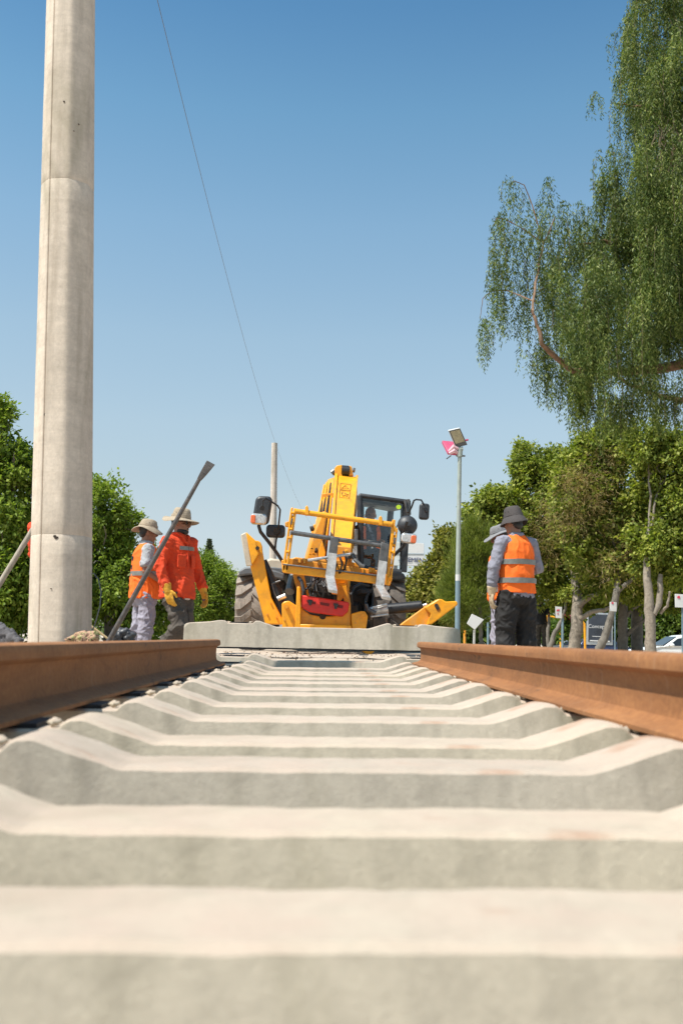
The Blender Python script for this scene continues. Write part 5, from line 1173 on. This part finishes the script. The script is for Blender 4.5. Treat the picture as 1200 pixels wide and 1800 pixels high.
# advertising panel
ad = 50.0; ap = P(1060, 1100, ad)
AD = thing('advertising_panel', 'dark framed upright advertising panel with white lettering behind the leaning trunk', 'advertising panel', (ap.x, ad, g(ap.x, ad)))
MB().prism([(1031.5, 1076.5), (1076.5, 1078), (1076, 1134), (1031, 1133)], ad, .18).build('frame', M('silver_frame', (.45, .47, .48), .35, .5, .1), AD, bevel=.02)
MB().prism([(1034, 1079.5), (1074, 1081), (1073.5, 1129), (1033.5, 1128)], ad-.03, .05).build('poster', M('dark_poster', (.035, .042, .055), .3, 0, .6, .9, 0), AD)
text('Concepción', .26, P(1055, 1101.5, ad-.05), (R(90), R(.8), 0), WHITE, AD)
MB().prism([(1040, 1118), (1068, 1119), (1068, 1120), (1040, 1119)], ad-.04, .02).prism([(1036, 1125), (1071, 1126.5), (1071, 1128.5), (1036, 1127)], ad-.04, .02).build('white_strip', WHITE, AD)
MB().tube([P(1054, 1130, ad+.09), Vector((ap.x, ad+.09, g(ap.x, ad)))], .12, 10).build('post', STEELD, AD)
# small white boards on posts
REDM = M('red_print', (.55, .05, .09), .5, 0, .2)
def board(poly, d, lab, mark, post, nm='notice_board', grp='small white boards on posts among the trees', pm=BLUEP, pr=.018):
    c = P(sum(p[0] for p in poly)/4, sum(p[1] for p in poly)/4, d); r = thing(nm, lab, 'sign', (c.x, d, g(c.x, d)), grp)
    MB().prism(poly, d, .03).build('board', WHITE, r, bevel=.004)
    for q in mark: MB().prism(q, d-.012, .01).build('red_print', REDM, r)
    MB().tube([P(post, max(p[1] for p in poly), d+.06), Vector((P(post, 1100, d).x, d+.06, g(c.x, d)))], pr, 8).build('post', pm, r)
    return r
def blotch(cx, cy, r): return [(cx+r*random.uniform(.6, 1.2)*math.cos(a), cy+r*.7*random.uniform(.6, 1.2)*math.sin(a)) for a in [2*math.pi*i/9 for i in range(9)]]
board([(1185.5, 1044), (1203, 1045), (1203, 1068), (1186, 1067.5)], 25.5, 'white board with a red print at the right picture edge', [blotch(1192, 1050, 4)], 1198)
board([(1071, 1058), (1083, 1058.5), (1083, 1075), (1071, 1074)], 27.4, 'white board with a red print directly above the advertising panel', [blotch(1076, 1060, 2.5)], 1080)
board([(975.5, 1066), (987, 1067), (986.5, 1087), (976, 1086)], 28.4, 'white board with a red print on a blue post left of the mottled trunk', [blotch(980.5, 1072.5, 3), blotch(980, 1079, 1.5)], 988, pr=.035)
board([(829, 1079), (850, 1089), (834, 1107), (820, 1096)], 24.6, 'white diamond shaped sign on a post right of the raised sleeper', [], 833, 'diamond_sign', None, STEEL, .03)
rp = P(857, 1106, 44); tag(MB().tube([P(857, 1094, 44), Vector((rp.x, 44, g(rp.x, 44)))], .05, 8).build('blue_post', BLUEP), 'thin blue post right of the white diamond sign', 'post')
yp = P(816, 1106, 40); tag(MB().tube([P(816, 1104, 40), Vector((yp.x, 40, g(yp.x, 40)))], .05, 8).build('yellow_post', YELD), 'short yellow post just right of the raised sleeper', 'post')
tag(MB().tube([Vector((P(1027, 1100, 37).x, 37, g(14, 37))), P(1027, 1105, 37), P(1026.5, 1097, 37), P(1023, 1093, 37), P(1018, 1092, 37), P(1010, 1092, 37), P(1009, 1092, 37)], .045, 8).build('bike_rail', YEL), 'curved yellow tube rail right of the mottled trunk', 'rail')
yb0, yb1 = P(960, 1082, 36.5), P(976, 1085, 36.5); tag(MB().tube([Vector((yb0.x, 36.5, g(yb0.x, 36.5))), yb0, yb1, Vector((P(984, 1085, 36.5).x, 36.5, yb1.z)), Vector((P(984, 1085, 36.5).x, 36.5, g(yb1.x, 36.5)))], .04, 8).build('hoop_rail', YEL), 'low yellow hoop rail behind the bent sapling', 'rail')
fl = P(994, 1084, 35); FW = thing('flowering_shrub', 'shrub with a few crimson flowers left of the mottled trunk', 'plant', (fl.x, 35, g(fl.x, 35)))
leafy('leaves', [BL(996, 1098, 35, 14, 20, .3)], 160, 8, .12, .12, .08, LG2, FW)
leafy('flowers', [BL(997, 1082, 34.8, 8, 6, .15), BL(1057, 1068, 34.8, 3, 4, .08)], 40, 8, .05, .08, .07, leaf_mat('crimson_petal', [(.45, .02, .08), (.6, .04, .14)], .3), FW)
# cars
def car(px0, px1, d, paint, label, face=1):
    """hatchback in side view, nose to the side of face"""
    x0, x1 = P(px0, 1120, d).x, P(px1, 1120, d).x; L = x1-x0; cx = (x0+x1)/2; z0 = g(cx, d); k = L/4.1
    r = thing('parked_car', label, 'car', (cx, d, z0), 'cars parked in the street on the right')
    def pt(u, z, w): return Vector((cx+face*(u-.5)*L, d+.85*k+w*k, z0+z*k))
    side = [(0, .35), (.01, .62), (.05, .80), (.24, .93), (.60, .97), (.93, .95), (.985, .80), (1, .5), (.99, .32), (.85, .22), (.15, .22)]
    lv = [(-.85, .0), (-.80, .03), (.80, .03), (.85, .0)]
    m = MB(); n = len(side); vs = []
    for w, s in ((-.78, .03), (-.85, .0), (.85, .0), (.78, .03)):
        for u, z in side: vs.append(pt(u, z-s*(.3 if z < .5 else -.25), w if z < .9 else w*.93))
    m.add(vs, [(i*n+j, i*n+(j+1) % n, (i+1)*n+(j+1) % n, (i+1)*n+j) for i in range(3) for j in range(n)]+[tuple(range(n)), tuple(3*n+j for j in range(n-1, -1, -1))])
    b = m.build('body', paint, r, bevel=.03*k, sharp=50)
    gh = [(.26, .93), (.40, 1.30), (.46, 1.39), (.60, 1.44), (.80, 1.42), (.90, 1.32), (.965, .96)]; m = MB(); vs = []; n = len(gh)
    for w0, w1 in ((-.79, -.60), (.79, .60)):
        for u, z in gh: vs.append(pt(u, z, lerp(w0, w1, (z-.93)/.5)))
    m.add(vs, [tuple(range(n)), tuple(range(2*n-1, n-1, -1))]+[(j, n+j, n+(j+1) % n, (j+1) % n) for j in range(n)]).build('cabin', paint, b, bevel=.04*k, sharp=50)
    for (q) in ([(.31, .97), (.41, 1.26), (.55, 1.34), (.55, .99)], [(.58, .99), (.58, 1.34), (.76, 1.34), (.80, 1.0)], [(.83, 1.0), (.80, 1.33), (.87, 1.27), (.92, 1.0)]):
        m = MB(); a = [pt(u, z, lerp(-.79, -.60, (z-.93)/.5)-.012) for u, z in q]; m.hexa(a, [x+V(0, .02, 0) for x in a]); m.build('window', CARGLASS, b)
    a = [pt(.272, .97, -.70), pt(.272, .97, .70), pt(.41, 1.31, .58), pt(.41, 1.31, -.58)]; o = V(-face*.03, 0, .03); MB().hexa([x+o for x in a], a).build('windscreen', CARGLASS, b)
    a = [pt(.955, 1.0, -.70), pt(.955, 1.0, .70), pt(.90, 1.3, .58), pt(.90, 1.3, -.58)]; o = V(face*.03, 0, .02); MB().hexa([x+o for x in a], a).build('rear_glass', CARGLASS, b)
    MB().ell(pt(.33, 1.0, -.97), (.10*k, .08*k, .075*k)).build('wing_mirror', paint, b)
    for u in (.19, .80):
        for w in (-.80, .80):
            c = pt(u, .31, w); wm = MB().lathe(c, [(.18*k, -.10*k), (.29*k, -.10*k), (.31*k, -.06*k), (.31*k, .06*k), (.29*k, .10*k), (.18*k, .10*k)], 'Y', 24).build('wheel', TYRED, r)
            MB().lathe(c, [(.02, -.07*k), (.17*k, -.09*k), (.19*k, -.07*k), (.19*k, .07*k), (.02, .07*k)], 'Y', 20).build('rim', STEEL, wm)
    MB().box(pt(.02, .70, -.6), (.10*k, .3*k, .12*k)).box(pt(.02, .70, .6), (.10*k, .3*k, .12*k)).build('headlight', LENS, b, bevel=.02)
    MB().box(pt(.985, .80, -.66), (.08*k, .2*k, .22*k)).box(pt(.985, .80, .66), (.08*k, .2*k, .22*k)).build('tail_light', REDM, b, bevel=.02)
    MB().box(pt(.50, .84, -.87), (.16*k, .03*k, .03*k)).box(pt(.66, .84, -.87), (.16*k, .03*k, .03*k)).build('door_handle', paint, b)
    return r
CW = M('white_car_paint', (.72, .72, .70), .25, 0, .04, 3, 0); CN = M('navy_car_paint', (.03, .045, .10), .25, .2, .1, 3, 0); CG_ = M('charcoal_car_paint', (.04, .048, .058), .28, .2, .1, 3, 0); CS = M('silver_car_paint', (.36, .38, .40), .3, .4, .1, 3, 0)
car(1118, 1300, 38, CW, 'white hatchback parked at the right picture edge, its roof above the rail')
car(1015, 1122, 58, CN, 'navy blue car parked behind the advertising panel', -1)
car(1105, 1195, 60, CG_, 'charcoal car parked just left of the white hatchback')
car(955, 1050, 62, CS, 'silver car parked behind the mottled trunk')

# ------------------------------------------------------------------ light, sky, camera
SUN = Vector((-.42, -.26, .87)).normalized()
el = math.asin(SUN.z); az = math.atan2(SUN.x, SUN.y)
ld = bpy.data.lights.new('sun', 'SUN'); ld.energy = 5.0; ld.angle = R(.5); ld.color = (1, .955, .88)
lo = bpy.data.objects.new('sun', ld); COL.objects.link(lo); lo.rotation_euler = SUN.to_track_quat('Z', 'Y').to_euler(); lo.location = (-20, -10, 40)
W = bpy.data.worlds.new('World'); S.world = W; W.use_nodes = True; nt = W.node_tree; bg = nt.nodes['Background']
sk = nt.nodes.new('ShaderNodeTexSky'); sk.sky_type = 'NISHITA'; sk.sun_disc = False; sk.sun_elevation = el; sk.sun_rotation = az
sk.altitude = 700; sk.air_density = 1.0; sk.dust_density = SKY_DUST; sk.ozone_density = 1.4
tint = mix(nt, 1.0, sk.outputs[0], SKY_TINT, 'MULTIPLY')
# dusty summer air: the lower sky pales towards white, the upper sky stays blue
tcw = nt.nodes.new('ShaderNodeTexCoord'); sxw = nt.nodes.new('ShaderNodeSeparateXYZ'); nt.links.new(tcw.outputs['Generated'], sxw.inputs[0])
air = ramp(nt, sxw.outputs[2], [(0.02, (0.42, 0.312, 0.33)), (0.0915, (0.471, 0.3434, 0.3138)), (0.126, (0.508, 0.361, 0.302)), (0.154, (0.52, 0.3761, 0.3047)), (0.21, (0.5748, 0.4246, 0.3367)), (0.291, (0.5894, 0.4654, 0.3703)), (0.393, (0.5146, 0.4726, 0.4021)), (0.485, (0.3897, 0.4385, 0.4009)), (0.562, (0.2746, 0.3656, 0.3756)), (0.9, (0.2746, 0.3656, 0.3756))])
tint = mix(nt, 1.0, mix(nt, 1.0, tint, air, 'MULTIPLY'), (3, 3, 3), 'MULTIPLY'); nt.links.new(tint, bg.inputs[0]); bg.inputs[1].default_value = SKY_STR
cd = bpy.data.cameras.new('camera'); co = bpy.data.objects.new('camera', cd); COL.objects.link(co); S.camera = co
cd.sensor_fit = 'VERTICAL'; cd.sensor_height = 36; cd.sensor_width = 24; cd.lens = F/1800*36; cd.clip_end = 5000; cd.clip_start = .05
co.matrix_world = Matrix.Translation(CAM) @ CM.to_4x4()
cd.dof.use_dof = True; cd.dof.focus_distance = 12.2; cd.dof.aperture_fstop = 4.5; cd.dof.aperture_blades = 9
S.view_settings.view_transform = 'Standard'; S.view_settings.look = 'None'; S.view_settings.exposure = EXPO; S.view_settings.gamma = 1
S.render.resolution_x = 682; S.render.resolution_y = 1024
